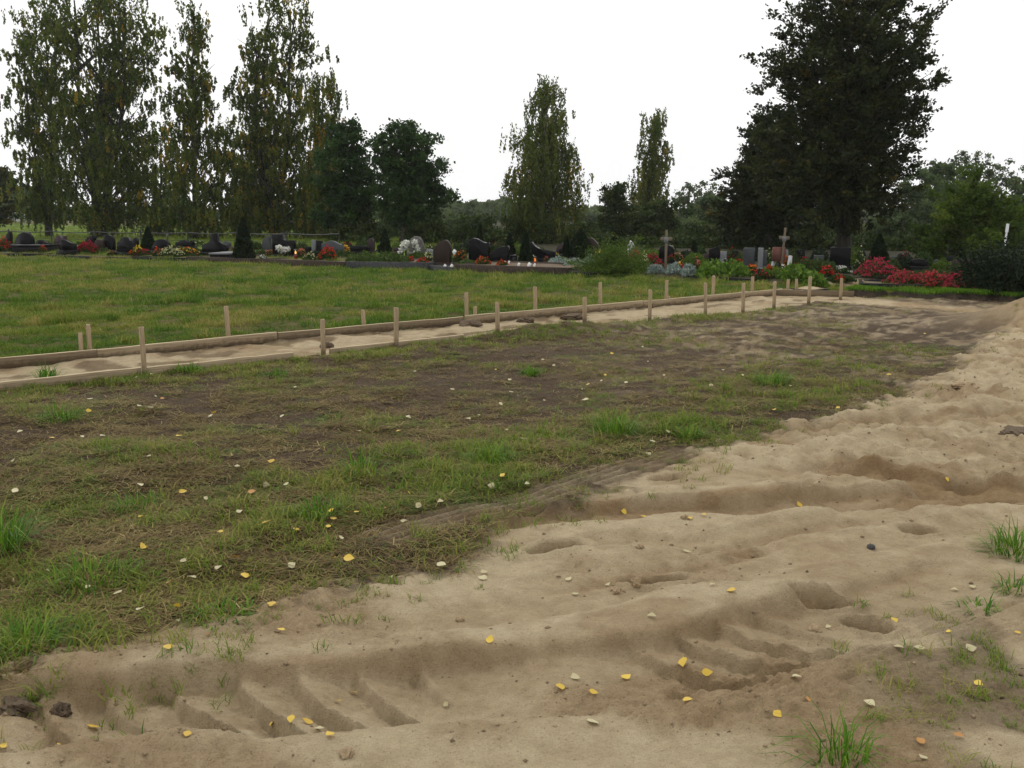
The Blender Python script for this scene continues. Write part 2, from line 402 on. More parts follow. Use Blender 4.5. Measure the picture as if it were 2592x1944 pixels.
M['tuft'] = foliage_mat('tuft_blades', [(0, (.04, .115, .008)), (.6, (.10, .23, .015)), (1, (.22, .32, .035))], .35, .45)
M['thatch'] = foliage_mat('dry_grass_blades', [(0, (.06, .040, .018)), (.4, (.185, .130, .058)), (.7, (.26, .21, .075)), (1, (.46, .36, .17))], .2, .8, inst=True)
M['bark'] = noise_mat('grey_bark', (.020, .016, .012), (.06, .05, .04), 6, .9, .8, (1, 1, .25))
M['birchbark'] = noise_mat('birch_bark', (.02, .018, .016), (.42, .41, .38), 3.2, .8, .3, (1, 1, 2.5), 3, lo=.44, hi=.52)
M['birchdark'] = noise_mat('old_birch_bark', (.016, .014, .012), (.14, .13, .115), 3.0, .85, .5, (1, 1, 2.0), 4, lo=.45, hi=.70)
M['wood'] = noise_mat('new_wood', (.34, .22, .115), (.50, .36, .20), 9, .7, .15, (6, 6, .5), 6)
M['stakewood'] = noise_mat('stake_wood', (.27, .195, .115), (.42, .315, .190), 9, .75, .2, (6, 6, .6), 6)
def muddy(m, z0, z1):
    n, l = m.node_tree.nodes, m.node_tree.links
    p = [x for x in n if x.type == 'BSDF_PRINCIPLED'][0]; src = p.inputs['Base Color'].links[0].from_socket
    tc = nd(n, 'ShaderNodeTexCoord'); sx = nd(n, 'ShaderNodeSeparateXYZ'); l.new(tc.outputs['Object'], sx.inputs[0])
    no = nd(n, 'ShaderNodeTexNoise'); no.inputs['Scale'].default_value = 22; no.inputs['Detail'].default_value = 4; l.new(tc.outputs['Object'], no.inputs[0])
    ad = nd(n, 'ShaderNodeMath', operation='MULTIPLY_ADD'); ad.inputs[1].default_value = -.16; l.new(no.outputs[0], ad.inputs[0]); l.new(sx.outputs[2], ad.inputs[2])
    mr = nd(n, 'ShaderNodeMapRange'); mr.inputs[1].default_value = z0; mr.inputs[2].default_value = z1; mr.inputs[3].default_value = .75; mr.inputs[4].default_value = 0.0; l.new(ad.outputs[0], mr.inputs[0])
    mx = nd(n, 'ShaderNodeMix', data_type='RGBA'); l.new(mr.outputs[0], mx.inputs[0]); l.new(src, mx.inputs[6]); mx.inputs[7].default_value = (.085, .058, .034, 1); l.new(mx.outputs[2], p.inputs['Base Color'])
muddy(M['stakewood'], .06, .14)
M['board'] = noise_mat('board_wood', (.15, .105, .06), (.38, .295, .185), 7, .85, 0, (.45, 5, 14), 8, c3=(.28, .212, .13), lo=.3, hi=.7)
M['boardwet'] = noise_mat('damp_board_wood', (.085, .06, .034), (.25, .185, .11), 7, .85, 0, (.45, 5, 14), 8, lo=.3, hi=.7)
M['sawn'] = noise_mat('sawn_edge', (.42, .33, .20), (.62, .50, .32), 6, .8, 0, (.5, 8, 8), 4)
muddy(M['board'], -.12, -.05); muddy(M['boardwet'], -.11, -.04)
M['oldwood'] = noise_mat('old_wood', (.10, .075, .05), (.20, .155, .10), 9, .85, .2, (6, 6, .5), 6)
def granite(name, a, b, rough=.12): M[name] = noise_mat(name, a, b, 90, rough, 0, detail=3, spec=.06)
granite('black_granite', (.004, .004, .005), (.012, .012, .013)); granite('grey_granite', (.035, .037, .04), (.085, .09, .095), .3)
granite('brown_granite', (.022, .015, .012), (.05, .035, .028), .35); granite('light_granite', (.11, .115, .12), (.24, .25, .26), .4)
granite('plum_granite', (.03, .018, .022), (.06, .04, .045), .25); granite('pale_stone', (.42, .43, .44), (.66, .67, .68), .35)
granite('red_granite', (.12, .05, .04), (.2, .09, .07), .4)
M['rock'] = noise_mat('field_stone', (.06, .06, .055), (.17, .16, .15), 9, .85, .7)
M['kerbgrey'] = noise_mat('grey_kerb', (.035, .036, .037), (.075, .076, .078), 20, .8, .1, spec=.1)
M['kerbbrown'] = noise_mat('brown_kerb', (.035, .026, .020), (.075, .057, .044), 20, .8, .1, spec=.1)
M['kerbblack'] = noise_mat('black_kerb', (.005, .005, .005), (.014, .014, .014), 20, .5, .05, spec=.1)
M['soil'] = noise_mat('clod_soil', (.055, .038, .023), (.20, .142, .088), 26, .95, .6, detail=8, bdist=.02)
M['sandlump'] = noise_mat('sand_lump', (.27, .19, .105), (.46, .35, .215), 20, .95, .4, detail=6)
M['crumb'] = noise_mat('sand_crumb', (.13, .09, .052), (.34, .25, .15), 20, .95, .3, detail=4)
M['peat'] = noise_mat('dark_peat', (.018, .012, .008), (.055, .038, .022), 20, .95, .5, detail=5)
M['steel'] = noise_mat('painted_metal', (.70, .72, .74), (.82, .84, .86), 5, .35, 0)
M['darkmetal'] = noise_mat('dark_metal', (.02, .02, .02), (.04, .04, .04), 10, .5, 0)
M['whiteplastic'] = noise_mat('white_glaze', (.70, .70, .68), (.84, .84, .82), 8, .3, 0)
M['whitepaint'] = noise_mat('white_wall', (.66, .68, .70), (.80, .81, .82), 2, .6, .05)
M['roofgrey'] = noise_mat('sheet_roof', (.30, .32, .34), (.42, .44, .46), 2, .5, .1)
M['redglass'] = noise_mat('red_glass', (.10, .01, .006), (.16, .02, .01), 5, .2, 0)
def emis(name, c, s):
    m, n, l = mat(name); e = nd(n, 'ShaderNodeEmission'); e.inputs[0].default_value = (*c, 1); e.inputs[1].default_value = s
    o = nd(n, 'ShaderNodeOutputMaterial'); l.new(e.outputs[0], o.inputs[0]); M[name] = m
emis('flame', (1, .55, .15), 1.6); emis('flame_orange', (1, .22, .03), 1.3)
def leaf_mat(name, a, b):
    m, n, l = mat(name)
    oi = nd(n, 'ShaderNodeObjectInfo'); tc = nd(n, 'ShaderNodeTexCoord')
    no = nd(n, 'ShaderNodeTexNoise'); no.inputs['Scale'].default_value = 45; l.new(tc.outputs['Object'], no.inputs[0])
    ad = nd(n, 'ShaderNodeMath', operation='MULTIPLY_ADD'); ad.inputs[1].default_value = .6; l.new(no.outputs[0], ad.inputs[0])
    sb = nd(n, 'ShaderNodeMath', operation='MULTIPLY'); sb.inputs[1].default_value = .5; l.new(oi.outputs['Random'], sb.inputs[0]); l.new(sb.outputs[0], ad.inputs[2])
    r = ramp(n, [(.1, a), (.85, b)]); l.new(ad.outputs[0], r.inputs[0])
    p = nd(n, 'ShaderNodeBsdfPrincipled'); p.inputs['Roughness'].default_value = .5; l.new(r.outputs[0], p.inputs['Base Color'])
    t = nd(n, 'ShaderNodeBsdfTranslucent'); l.new(r.outputs[0], t.inputs[0]); x = nd(n, 'ShaderNodeMixShader'); x.inputs[0].default_value = .2
    l.new(p.outputs[0], x.inputs[1]); l.new(t.outputs[0], x.inputs[2])
    o = nd(n, 'ShaderNodeOutputMaterial'); l.new(x.outputs[0], o.inputs[0]); M[name] = m
leaf_mat('leaf_yellow', (.50, .30, .02), (.78, .55, .06)); leaf_mat('leaf_pale', (.40, .34, .16), (.64, .58, .35))
leaf_mat('leaf_orange', (.28, .10, .02), (.50, .24, .05))

def ground_mat():
    m, n, l = mat('earth_sand_and_turf')
    def at(k): return nd(n, 'ShaderNodeAttribute', attribute_name=k).outputs['Fac']
    geo = nd(n, 'ShaderNodeNewGeometry'); pos = geo.outputs['Position']
    def noise(sc, d=5, r=.6):
        x = nd(n, 'ShaderNodeTexNoise'); x.inputs['Scale'].default_value = sc; x.inputs['Detail'].default_value = d; x.inputs['Roughness'].default_value = r
        l.new(pos, x.inputs['Vector']); return x.outputs[0]
    def mix(f, a, b):
        x = nd(n, 'ShaderNodeMix', data_type='RGBA'); 
        l.new(f, x.inputs[0]); l.new(a, x.inputs[6]); l.new(b, x.inputs[7]); return x.outputs[2]
    def rp(f, st): r = ramp(n, st); l.new(f, r.inputs[0]); return r.outputs[0]
    nf, nm, nl = noise(60, 6, .7), noise(9, 6, .65), noise(1.6, 4)
    grain = noise(260, 2, .8)
    sand = rp(nm, [(.3, (.385, .300, .182)), (.5, (.470, .375, .236)), (.75, (.550, .450, .295))])
    damp = rp(nm, [(.3, (.215, .135, .064)), (.7, (.330, .228, .122))])  # darker, browner sand tone
    c = mix(at('damp'), sand, damp)
    speck = rp(noise(150, 3, .8), [(.56, (0, 0, 0)), (.68, (1, 1, 1))])
    dk = nd(n, 'ShaderNodeMix', data_type='RGBA', blend_type='MULTIPLY'); 
    sc_ = nd(n, 'ShaderNodeMath', operation='MULTIPLY'); sc_.inputs[1].default_value = .65; l.new(speck, sc_.inputs[0])
    l.new(sc_.outputs[0], dk.inputs[0]); l.new(c, dk.inputs[6]); dk.inputs[7].default_value = (.45, .36, .28, 1)
    c = dk.outputs[2]
    soil = rp(nf, [(.3, (.036, .024, .014)), (.5, (.080, .055, .033)), (.72, (.165, .118, .074))])
    soil2 = rp(nf, [(.3, (.062, .046, .032)), (.55, (.125, .094, .066)), (.75, (.26, .20, .145))])
    soil = mix(at('grey'), soil, soil2)
    turf = rp(nf, [(.3, (.050, .045, .012)), (.5, (.110, .095, .030)), (.72, (.20, .155, .065))])
    soil = mix(at('green'), soil, turf)
    shade_col = rp(nf, [(.3, (.020, .018, .010)), (.5, (.038, .036, .018)), (.72, (.065, .062, .026))])
    soil = mix(at('tree_shade'), soil, shade_col)  # shade under the cemetery trees, painted into the ground colour
    c2 = mix(at('sand'), soil, c)
    fld = rp(nl, [(.35, (.085, .140, .020)), (.55, (.14, .20, .035)), (.7, (.20, .20, .06))])
    fld2 = rp(nl, [(.4, (.11, .085, .055)), (.6, (.17, .14, .085))])
    fl = mix(at('plough'), fld, fld2)
    c3 = mix(at('field'), c2, fl)
    p = nd(n, 'ShaderNodeBsdfPrincipled'); p.inputs['Roughness'].default_value = .95; p.inputs['Specular IOR Level'].default_value = .15
    l.new(c3, p.inputs['Base Color'])
    b = nd(n, 'ShaderNodeBump'); b.inputs['Strength'].default_value = .9; b.inputs['Distance'].default_value = .014
    nq = noise(26, 5, .7); adq = nd(n, 'ShaderNodeMath', operation='MULTIPLY_ADD'); adq.inputs[1].default_value = 1.6; l.new(nq, adq.inputs[0]); l.new(nf, adq.inputs[2])
    l.new(adq.outputs[0], b.inputs['Height'])
    b2 = nd(n, 'ShaderNodeBump'); b2.inputs['Strength'].default_value = .8; b2.inputs['Distance'].default_value = .005
    l.new(grain, b2.inputs['Height']); l.new(b.outputs[0], b2.inputs['Normal']); l.new(b2.outputs[0], p.inputs['Normal'])
    o = nd(n, 'ShaderNodeOutputMaterial'); l.new(p.outputs[0], o.inputs[0])
    return m
M['ground'] = ground_mat()

# ------------------------------------------------------------------ ground: one sheet to the horizon, finer where it is near
def build_ground():
    r = [0.0, .6, 1.0, 1.5]; d = 1.75
    while d < 520:
        r.append(d); d *= 1.0034 if d < 9 else 1.005 if d < 14 else (1.010 if d < 45 else (1.03 if d < 120 else 1.15))
    r = np.array(r)
    fine = np.arange(-.64, .6401, .0029)
    coarse = np.linspace(.64, 2 * math.pi - .64, 70)[1:-1]
    ang = np.concatenate([fine, coarse])
    R, A = np.meshgrid(r, ang, indexing='ij')
    x = R * np.sin(A); y = R * np.cos(A)
    z, Z = terrain(x, y, True)
    nr, na = R.shape
    i = np.arange(nr - 1)[:, None] * na; j = np.arange(na)[None]
    f = np.stack([i + j, i + na + j, i + na + (j + 1) % na, i + (j + 1) % na], -1).reshape(-1, 4)
    me = bpy.data.meshes.new('ground')
    v = np.stack([x, y, z], -1).reshape(-1, 3).astype(np.float32)
    me.vertices.add(len(v)); me.vertices.foreach_set('co', v.ravel())
    me.loops.add(f.size); me.loops.foreach_set('vertex_index', f.ravel().astype(np.int32))
    me.polygons.add(len(f)); me.polygons.foreach_set('loop_start', np.arange(0, f.size, 4, dtype=np.int32))
    me.polygons.foreach_set('use_smooth', np.ones(len(f), bool))
    sand = np.maximum.reduce([Z['sand'] * (1 - .55 * Z['corner'] * sm(.35, .6, Z['n2'])), Z['strip'], Z['path'] * .9, np.clip(Z['mound'] * 4, 0, 1) * .9])
    sand = sand * (1 - Z['lawn'] * (1 - Z['strip'])) * (1 - .9 * Z['cem'] * (1 - Z['strip']))
    # spilled sand along the lawn edge of the far board
    sp = np.exp(-((Z['lat'] - .12) / .22) ** 2) * sm(.42, .62, Z['n2'] * .6 + Z['n1'] * .4) * sm(43, 45, Z['arc'])
    sand = np.maximum(sand, sp * .8); sand = sand * (1 - .8 * np.clip(Z['thrown'], 0, 1) * sm(.3, .5, Z['n2']))
    sand = np.clip(sand * (1 - .35 * Z['tread']) + .5 * Z['tread'] * (1 - sand), 0, 1)
    dust = sm(.46, .60, Z['n2'] * .7 + Z['n4'] * .3) * sm(-.5, 3, x) * sm(7, 9.5, y) * .55 * (1 - Z['cem']) * (1 - Z['lawn'])
    sand = np.maximum(sand, dust)
    clod = .6 * Z['path'] * sm(.61, .70, fbm(x * 2.5, y * 2.5, 91, 3)) * .8
    sand = np.clip(sand - clod, 0, 1)
    damp = np.clip(Z['damp'] + .7 * np.clip(Z['mound'] * 3, 0, 1) + clod, 0, 1)  # mask of darker, browner sand, mound and clods included
    green = np.clip(np.maximum(Z['lawn'] * (1 - Z['cem']), Z['cem'] * sm(-3, -7, x)) * .9 + (1 - Z['lawn']) * sm(.50, .66, Z['n1'] * .6 + Z['n2'] * .4) * .6 * sm(3, 0, x), 0, 1) * (1 - Z['cem'] * sm(-7, -3, x))
    grey = np.clip(sm(.40, .60, Z['n2'] * .6 + Z['n1'] * .4) * sm(-1.5, 2.5, x), 0, 1) * (1 - Z['cem'])
    pl = sm(.58, .64, vn(x * .006, y * .035 + .02 * x, 95)) * sm(75, 95, y)
    for k, a in dict(sand=sand, damp=damp, green=green, grey=grey, tree_shade=Z['cem'] * sm(-7, -3, x) * sm(.35, .45, y / 40 + 0 * x), field=sm(.3, .6, Z['field']) * (y > 0) * sm(0, -8, x * 55 / np.maximum(y, 1)), plough=pl).items():  # right-hand graveyard ground carries painted tree shade
        q = me.attributes.new(k, 'FLOAT', 'POINT'); q.data.foreach_set('value', np.clip(a, 0, 1).ravel().astype(np.float32))
    me.materials.append(M['ground']); me.update(calc_edges=True)
    o = bpy.data.objects.new('ground', me); COL.objects.link(o); o['kind'] = 'structure'
    return o
build_ground()
# ------------------------------------------------------------------ formwork boards and stakes of the path
PANG = math.atan2(FD[1], FD[0])
def rowpt(lat, s): p = FAR0 + FD * s + FN * lat; return float(p[0]), float(p[1])
def s_at(u, v, lat, z):
    p = P0(u, v, z); return float(np.dot(p - FAR0, FD))
ORD = ['first', 'second', 'third', 'fourth', 'fifth', 'sixth', 'seventh', 'eighth', 'ninth', 'tenth', 'eleventh', 'twelfth', 'thirteenth', 'fourteenth']
def board(s0, s1, lat, z, h, m, label, group, tilt=0.0, dz=0.0):
    c = rowpt(lat, (s0 + s1) / 2); L = s1 - s0
    b = MB(); n = 9; xs = np.linspace(-L / 2, L / 2, n); t = .028
    rng = np.random.default_rng(int(abs(s0) * 100) + 3)
    zt = h / 2 + rng.normal(0, .0022, n); yo = np.cumsum(rng.normal(0, .0022, n)); ed = .004
    ring = []
    for k in range(n):
        zz = zt[k]
        ring += [(xs[k], yo[k] - t / 2, -h / 2), (xs[k], yo[k] - t / 2, zz - ed), (xs[k], yo[k] - t / 2 + ed, zz),
                 (xs[k], yo[k] + t / 2 - ed, zz), (xs[k], yo[k] + t / 2, zz - ed), (xs[k], yo[k] + t / 2, -h / 2)]
    i = np.arange(n - 1)[:, None] * 6; j = np.arange(6)[None]
    f = np.stack([i + j, i + 6 + j, i + 6 + (j + 1) % 6, i + (j + 1) % 6], -1).reshape(-1, 4)
    b.add(np.array(ring), f); b.add(np.array(ring[:6]), [(0, 1, 2, 3, 4, 5)]); b.add(np.array(ring[-6:]), [(5, 4, 3, 2, 1, 0)])
    o = b.obj('formwork_board', m); o.data.materials.append(M['sawn'])
    mi = np.zeros(len(o.data.polygons), np.int32)
    for k_ in range(n - 1): mi[k_ * 6 + 1:k_ * 6 + 4] = 1
    o.data.polygons.foreach_set('material_index', mi); o.location = (c[0], c[1], z + h / 2); o.rotation_euler = (tilt, -dz / L, PANG)
    return tag(o, label, 'board', group)
sF = [s_at(-700, 975, 0, 0), s_at(247, 907, 0, 0), s_at(690, 861, 0, 0), s_at(1190, 822, 0, 0), s_at(1650, 780, 0, 0), s_at(1985, 745, 0, 0)]
FLAB = ['leftmost board of the far path edge, running out of the picture', 'weathered board of the far path edge right of the paired stakes',
        'wet dark board of the far path edge behind the soil heap', 'board of the far path edge behind the middle stakes', 'farthest board of the far path edge by the flower beds']
for k in range(5):
    board(sF[k] + .01, sF[k + 1] - .01, (0, .035, .03, .0, .02)[k], -.035, (.135, .14, .14, .15, .14)[k], M['boardwet' if k in (0, 2) else 'board'], FLAB[k], 'boards along the far path edge', (.0, .03, -.02, .02, 0)[k], (.0, .02, .0, -.01, .0)[k])
sN = [s_at(-700, 1035, 0, .1), s_at(375, 925, 0, .12), s_at(835, 873, 0, .12), s_at(1185, 840, 0, .12)]
NLAB = ['leftmost board of the near path edge half hidden by grass', 'pale board of the near path edge right of the nearest stake', 'board of the near path edge ending under the thrown soil']
for k in range(3):
    board(sN[k] + .01, sN[k + 1] - (.45 if k == 1 else .01), -PATH_W - (0, .02, .0)[k], -.065, .145, M['board'], NLAB[k], 'boards along the near path edge', (.02, -.03, .02)[k])
bl = s_at(1990, 748, 0, 0)
tb = MB().box((0, 0, .06), (1.5, .03, .12), 0, 0, .5, .004).obj('end_board', M['boardwet'])
p_ = P0(2055, 748); tb.location = (p_[0], p_[1], H(*p_)); tb.rotation_euler = (0, 0, -.25)
tag(tb, 'dark board lying across the far end of the path', 'board')

def stake(u, vt, vb, lab, group, front, rz=None, short=False):
    lat = (-.045 if not front else .05)
    # stand on the row line nearest to the pixel column
    base = P0(u, vb, 0.0)
    s = float(np.dot(base - FAR0, FD)); 
    row = 0.055 if not front else -PATH_W - .05
    # intersect the pixel column's ground ray with the row line
    c = (u - 1296) / F
    for it in range(5):
        p = rowpt(row, s); k = CP + (972 - vb) / F * SP
        # want p.x / p.y == c / k
        e = p[0] * k - c * p[1]; de = FD[0] * k - c * FD[1]; s -= e / de
    p = rowpt(row, s); y = p[1]
    zt = XZ(u, vt, y)[1]; zb = H(*p) - .12
    h = max(zt - zb, .25); w = .041
    b = MB(); rng = np.random.default_rng(int(u))
    lv = [(0, .2), (.06, 1), (h * .5, 1), (h - .012, 1), (h, .86)]
    vs = []
    lx, ly = rng.normal(0, .018, 2)
    for zz, sc in lv:
        for sx, sy in ((-1, -1), (1, -1), (1, 1), (-1, 1)):
            vs.append((sx * w / 2 * sc + lx * zz, sy * w / 2 * sc + ly * zz, zz + (rng.normal(0, .004) if zz == h else 0)))
    f = [(3, 2, 1, 0), (16, 17, 18, 19)]
    for k in range(4):
        for i in range(4): f.append((k * 4 + i, k * 4 + (i + 1) % 4, k * 4 + 4 + (i + 1) % 4, k * 4 + 4 + i))
    b.add(np.array(vs), f)
    o = b.obj('wooden_stake', M['stakewood']); o.location = (p[0], p[1], zb); o.rotation_euler = (0, 0, PANG + rng.normal(0, .15) if rz is None else rz)
    return tag(o, lab, 'stake', group)
near_st = [(365, 827, 935), (818, 808, 880), (1002, 778, 868), (1260, 766, 830), (1480, 751, 806), (1645, 733, 787), (1787, 716, 778), (1882, 717, 764), (1960, 713, 762), (2047, 700, 756), (2128, 704, 744)]
for k, (u, a, b) in enumerate(near_st):
    lab = '%s stake from the left along the near path edge' % ORD[k]
    if k == 0: lab = 'tall near-edge stake standing leftmost, in front of the long board'
    if k == len(near_st) - 1: lab = 'last stake of the near path edge, by the light sand'
    stake(u, a, b, lab, 'stakes along the near path edge', True)
far_st = [(206, 842, 900), (229, 822, 903), (580, 775, 868), (923, 784, 840), (1182, 740, 818), (1202, 776, 815), (1355, 725, 803), (1520, 714, 790), (1686, 709, 777), (1693, 750, 776), (1803, 698, 768), (1903, 700, 757), (1993, 707, 744), (2016, 706, 742)]
for k, (u, a, b) in enumerate(far_st):
    lab = '%s stake from the left along the far path edge' % ORD[k]
    if k == 0: lab = 'short stake of the leftmost pair behind the far board'
    if k == 1: lab = 'taller stake of the leftmost pair at the board joint'
    if k == 3: lab = 'low stake barely showing above the far board, right of the lone lawn-side stake'
    if k == 5: lab = 'stubby stake beside a tall one behind the far board'
    if k == 9: lab = 'tiny stake stub at the foot of a tall far-edge stake'
    stake(u, a, b, lab, 'stakes along the far path edge', False)

# ------------------------------------------------------------------ scatter by geometry nodes (grass, dry thatch)
def protos(name, builders, m):
    c = bpy.data.collections.new(name)
    for k, b in enumerate(builders):
        o = bpy.data.objects.new(name + '_clump', b.mesh(name, m)); c.objects.link(o)
    return c
def blades(n, rad, h0, h1, lean, wid, rng, droop=.5, flat=0.0, radial=0.0):
    b = MB()
    a = rng.uniform(0, 2 * math.pi, n); r = rad * np.sqrt(rng.uniform(0, 1, n))
    base = np.stack([r * np.cos(a), r * np.sin(a), np.zeros(n)], 1)
    d = rng.uniform(0, 2 * math.pi, n); L = rng.uniform(h0, h1, n); ln = np.abs(rng.normal(lean, .25, n))
    if radial: d = a + rng.normal(0, .7, n); ln = ln * (.35 + 1.1 * r / rad)
    out = np.stack([np.cos(d), np.sin(d), np.zeros(n)], 1); sid = np.stack([-np.sin(d), np.cos(d), np.zeros(n)], 1)
    up = np.array([0, 0, 1.])
    p1 = base + out * (L * .5 * np.sin(ln))[:, None] + up * (L * .5 * np.cos(ln))[:, None]
    l2 = np.clip(ln + droop * rng.uniform(.5, 1.5, n), 0, 1.75)
    p2 = p1 + out * (L * .5 * np.sin(l2))[:, None] + up * (L * .5 * np.cos(l2))[:, None]
    if flat:
        for q in (base, p1, p2): q[:, 2] = np.abs(q[:, 2]) * .25 + rng.uniform(.002, .02, n)
    w = wid * rng.uniform(.7, 1.3, n)[:, None] / 2
    v = np.stack([base - sid * w, base + sid * w, p1 - sid * w * .8, p1 + sid * w * .8, p2], 1).reshape(-1, 3)
    k = np.arange(n)[:, None] * 5
    t = np.repeat(rng.uniform(0, 1, n), 5)
    b.add(v, (k + np.array([[0, 1, 3, 2]])), t)
    b.l.append((k + np.array([[2, 3, 4]])).ravel().astype(np.int32)); b.t.append(np.full(n, 3, np.int32))
    return b
def scatter(name, label, cat, pts, scale, tint, coll, seed):
    rng = np.random.default_rng(seed)
    me = bpy.data.meshes.new(name); n = len(pts)
    me.vertices.add(n); me.vertices.foreach_set('co', pts.astype(np.float32).ravel())
    for k, a in (('scl', scale), ('itint', tint), ('rz', rng.uniform(0, 6.283, n))):
        q = me.attributes.new(k, 'FLOAT', 'POINT'); q.data.foreach_set('value', np.asarray(a, np.float32))
    o = bpy.data.objects.new(name, me); COL.objects.link(o)
    g = bpy.data.node_groups.new(name, 'GeometryNodeTree')
    g.interface.new_socket('Geometry', in_out='INPUT', socket_type='NodeSocketGeometry'); g.interface.new_socket('Geometry', in_out='OUTPUT', socket_type='NodeSocketGeometry')
    N = g.nodes; Lk = g.links
    gi = N.new('NodeGroupInput'); go = N.new('NodeGroupOutput'); iop = N.new('GeometryNodeInstanceOnPoints'); ci = N.new('GeometryNodeCollectionInfo')
    ci.inputs[0].default_value = coll; ci.inputs[1].default_value = True; ci.inputs[2].default_value = True
    iop.inputs['Pick Instance'].default_value = True
    def na(k):
        x = N.new('GeometryNodeInputNamedAttribute'); x.data_type = 'FLOAT'; x.inputs[0].default_value = k; return x.outputs[0]
    cx = N.new('ShaderNodeCombineXYZ'); Lk.new(na('rz'), cx.inputs[2])
    Lk.new(gi.outputs[0], iop.inputs['Points']); Lk.new(ci.outputs[0], iop.inputs['Instance'])
    e2r = N.new('FunctionNodeEulerToRotation'); Lk.new(cx.outputs[0], e2r.inputs[0]); Lk.new(e2r.outputs[0], iop.inputs['Rotation'])
    Lk.new(na('scl'), iop.inputs['Scale']); Lk.new(iop.outputs[0], go.inputs[0])
    md = o.modifiers.new('scatter', 'NODES'); md.node_group = g
    return tag(o, label, cat, None, 'stuff')
rng = np.random.default_rng(77)
lawn_c = protos('lawn_grass', [blades(16, .085, .035, .085, .55, .0055, rng) for k in range(5)], M['grass'])
wild_c = protos('wild_grass', [blades(14, .07, .05, .14, .6, .006, rng, .7) for k in range(5)], M['grass'])
thatch_c = protos('dry_grass', [blades(14, .10, .05, .14, 1.2, .0045, rng, .5, 1.0) for k in range(5)], M['thatch'])
thatchg_c = protos('flattened_grass', [blades(12, .09, .05, .13, 1.1, .005, rng, .5, 1.0) for k in range(4)], M['grass'])

def sample(n, x0, x1, y0, y1):
    """random points, thinned with distance, inside the wedge that can be seen"""
    y = y0 * (y1 / y0) ** rng.uniform(0, 1, n); hw = .56 * y + .7
    x = rng.uniform(-1, 1, n) * hw
    m = (x > x0) & (x < x1); return x[m], y[m]
# lawn beyond the path
x, y = sample(150000, -40, 30, 8.5, 44)
Z = zones(x, y)
dens = np.clip(Z['lawn'], 0, 1) * (1 - Z['cem'] * (.35 + .65 * sm(-7, -3, x))) * (1 - Z['strip']) * sm(.02, .12, Z['lat']) * (.25 + .95 * sm(.34, .56, Z['n1'] * .4 + Z['n2'] * .6))
k = rng.uniform(0, 1, len(x)) < dens
x, y = x[k], y[k]; z = terrain(x, y)
n3 = fbm(x * .45, y * .45, 101, 4); n4 = fbm(x * 2.2, y * 2.2, 103, 3)
dry = np.clip(sm(.36, .66, n3 * .5 + n4 * .5) * 1.05 + .28 * sm(-6, 3, x) * sm(26, 14, y) - .05, 0, 1)
dark = sm(.62, .72, n4)
n5 = fbm(x * 3.3, y * 3.3, 107, 2); scl = (.45 + .55 * rng.uniform(0, 1, len(x)) + 1.0 * sm(.58, .75, n4) + 1.2 * sm(.58, .8, n5)) * (.75 + .35 * sm(10, 26, y))
n6 = fbm(x * 6, y * 6, 109, 2); ti = np.clip(.02 + .75 * dry - .35 * dark + .9 * (n5 - .5) + .6 * (n6 - .5) + .08 + rng.normal(0, .12, len(x)), 0, 1)
scatter('lawn_grass', 'short green lawn beyond the boarded path', 'grass', np.stack([x, y, z - .004], 1), scl, ti, lawn_c, 1)
# coarser grass on the field behind the graves
x, y = sample(16000, -70, 20, 40, 120)
Z = zones(x, y); k = (Z['cem'] > .5) & (y + .35 * x > 31) & (x < -2) & (rng.uniform(0, 1, len(x)) < .8)
x, y = x[k], y[k]; z = terrain(x, y)
scatter('field_grass', 'green field grass behind the cemetery fence', 'grass', np.stack([x, y, z], 1), 2.2 + 1.5 * rng.uniform(0, 1, len(x)), np.clip(.3 + .5 * fbm(x * .05, y * .2, 105) + rng.normal(0, .1, len(x)), 0, 1), lawn_c, 2)

# trampled strip between path and sand: green patches given by their place in the photograph
GP = [(1450, 1130, .4, .9), (1660, 1090, .45, .95), (1120, 1210, .4, .9), (840, 1320, .35, .8), (1930, 1010, .5, .8), (2080, 985, .5, .7), (480, 1420, .4, .6), (650, 1330, .3, .6), (230, 1450, .5, .55), (60, 1330, .35, .7), (100, 1600, .45, .55), (560, 1300, .45, .6), (720, 1370, .35, .65), (920, 1230, .4, .8), (1150, 1240, .35, .7), (1040, 1170, .3, .7),
      (1560, 1085, .45, .9), (1760, 1085, .4, .85), (1850, 1030, .4, .7), (1240, 1160, .35, .9), (150, 1040, .4, .7), (430, 1140, .5, .55), (980, 1080, .4, .4), (600, 1120, .4, .5),
      (700, 940, .7, .6), (300, 960, .6, .6), (60, 960, .6, .7), (1000, 910, .7, .55), (1340, 935, .35, .7), (1950, 965, .6, .7), (2100, 930, .7, .6), (2250, 880, .8, .5), (1500, 860, .9, .45),
      (1750, 800, .8, .5), (2270, 830, .8, .5), (1130, 1380, .25, .5), (870, 1420, .2, .4), (850, 860, .6, .5), (500, 1500, .3, .4), (1250, 860, .8, .45), (330, 1620, .2, .4)]
def greenness(x, y):
    g = np.zeros_like(x)
    for u, v, r, a in GP:
        p = P0(u, v); q = np.hypot((x - p[0]) / (r * 1.5), (y - p[1]) / r)
        g = np.maximum(g, a * np.exp(-q ** 2))
    return g
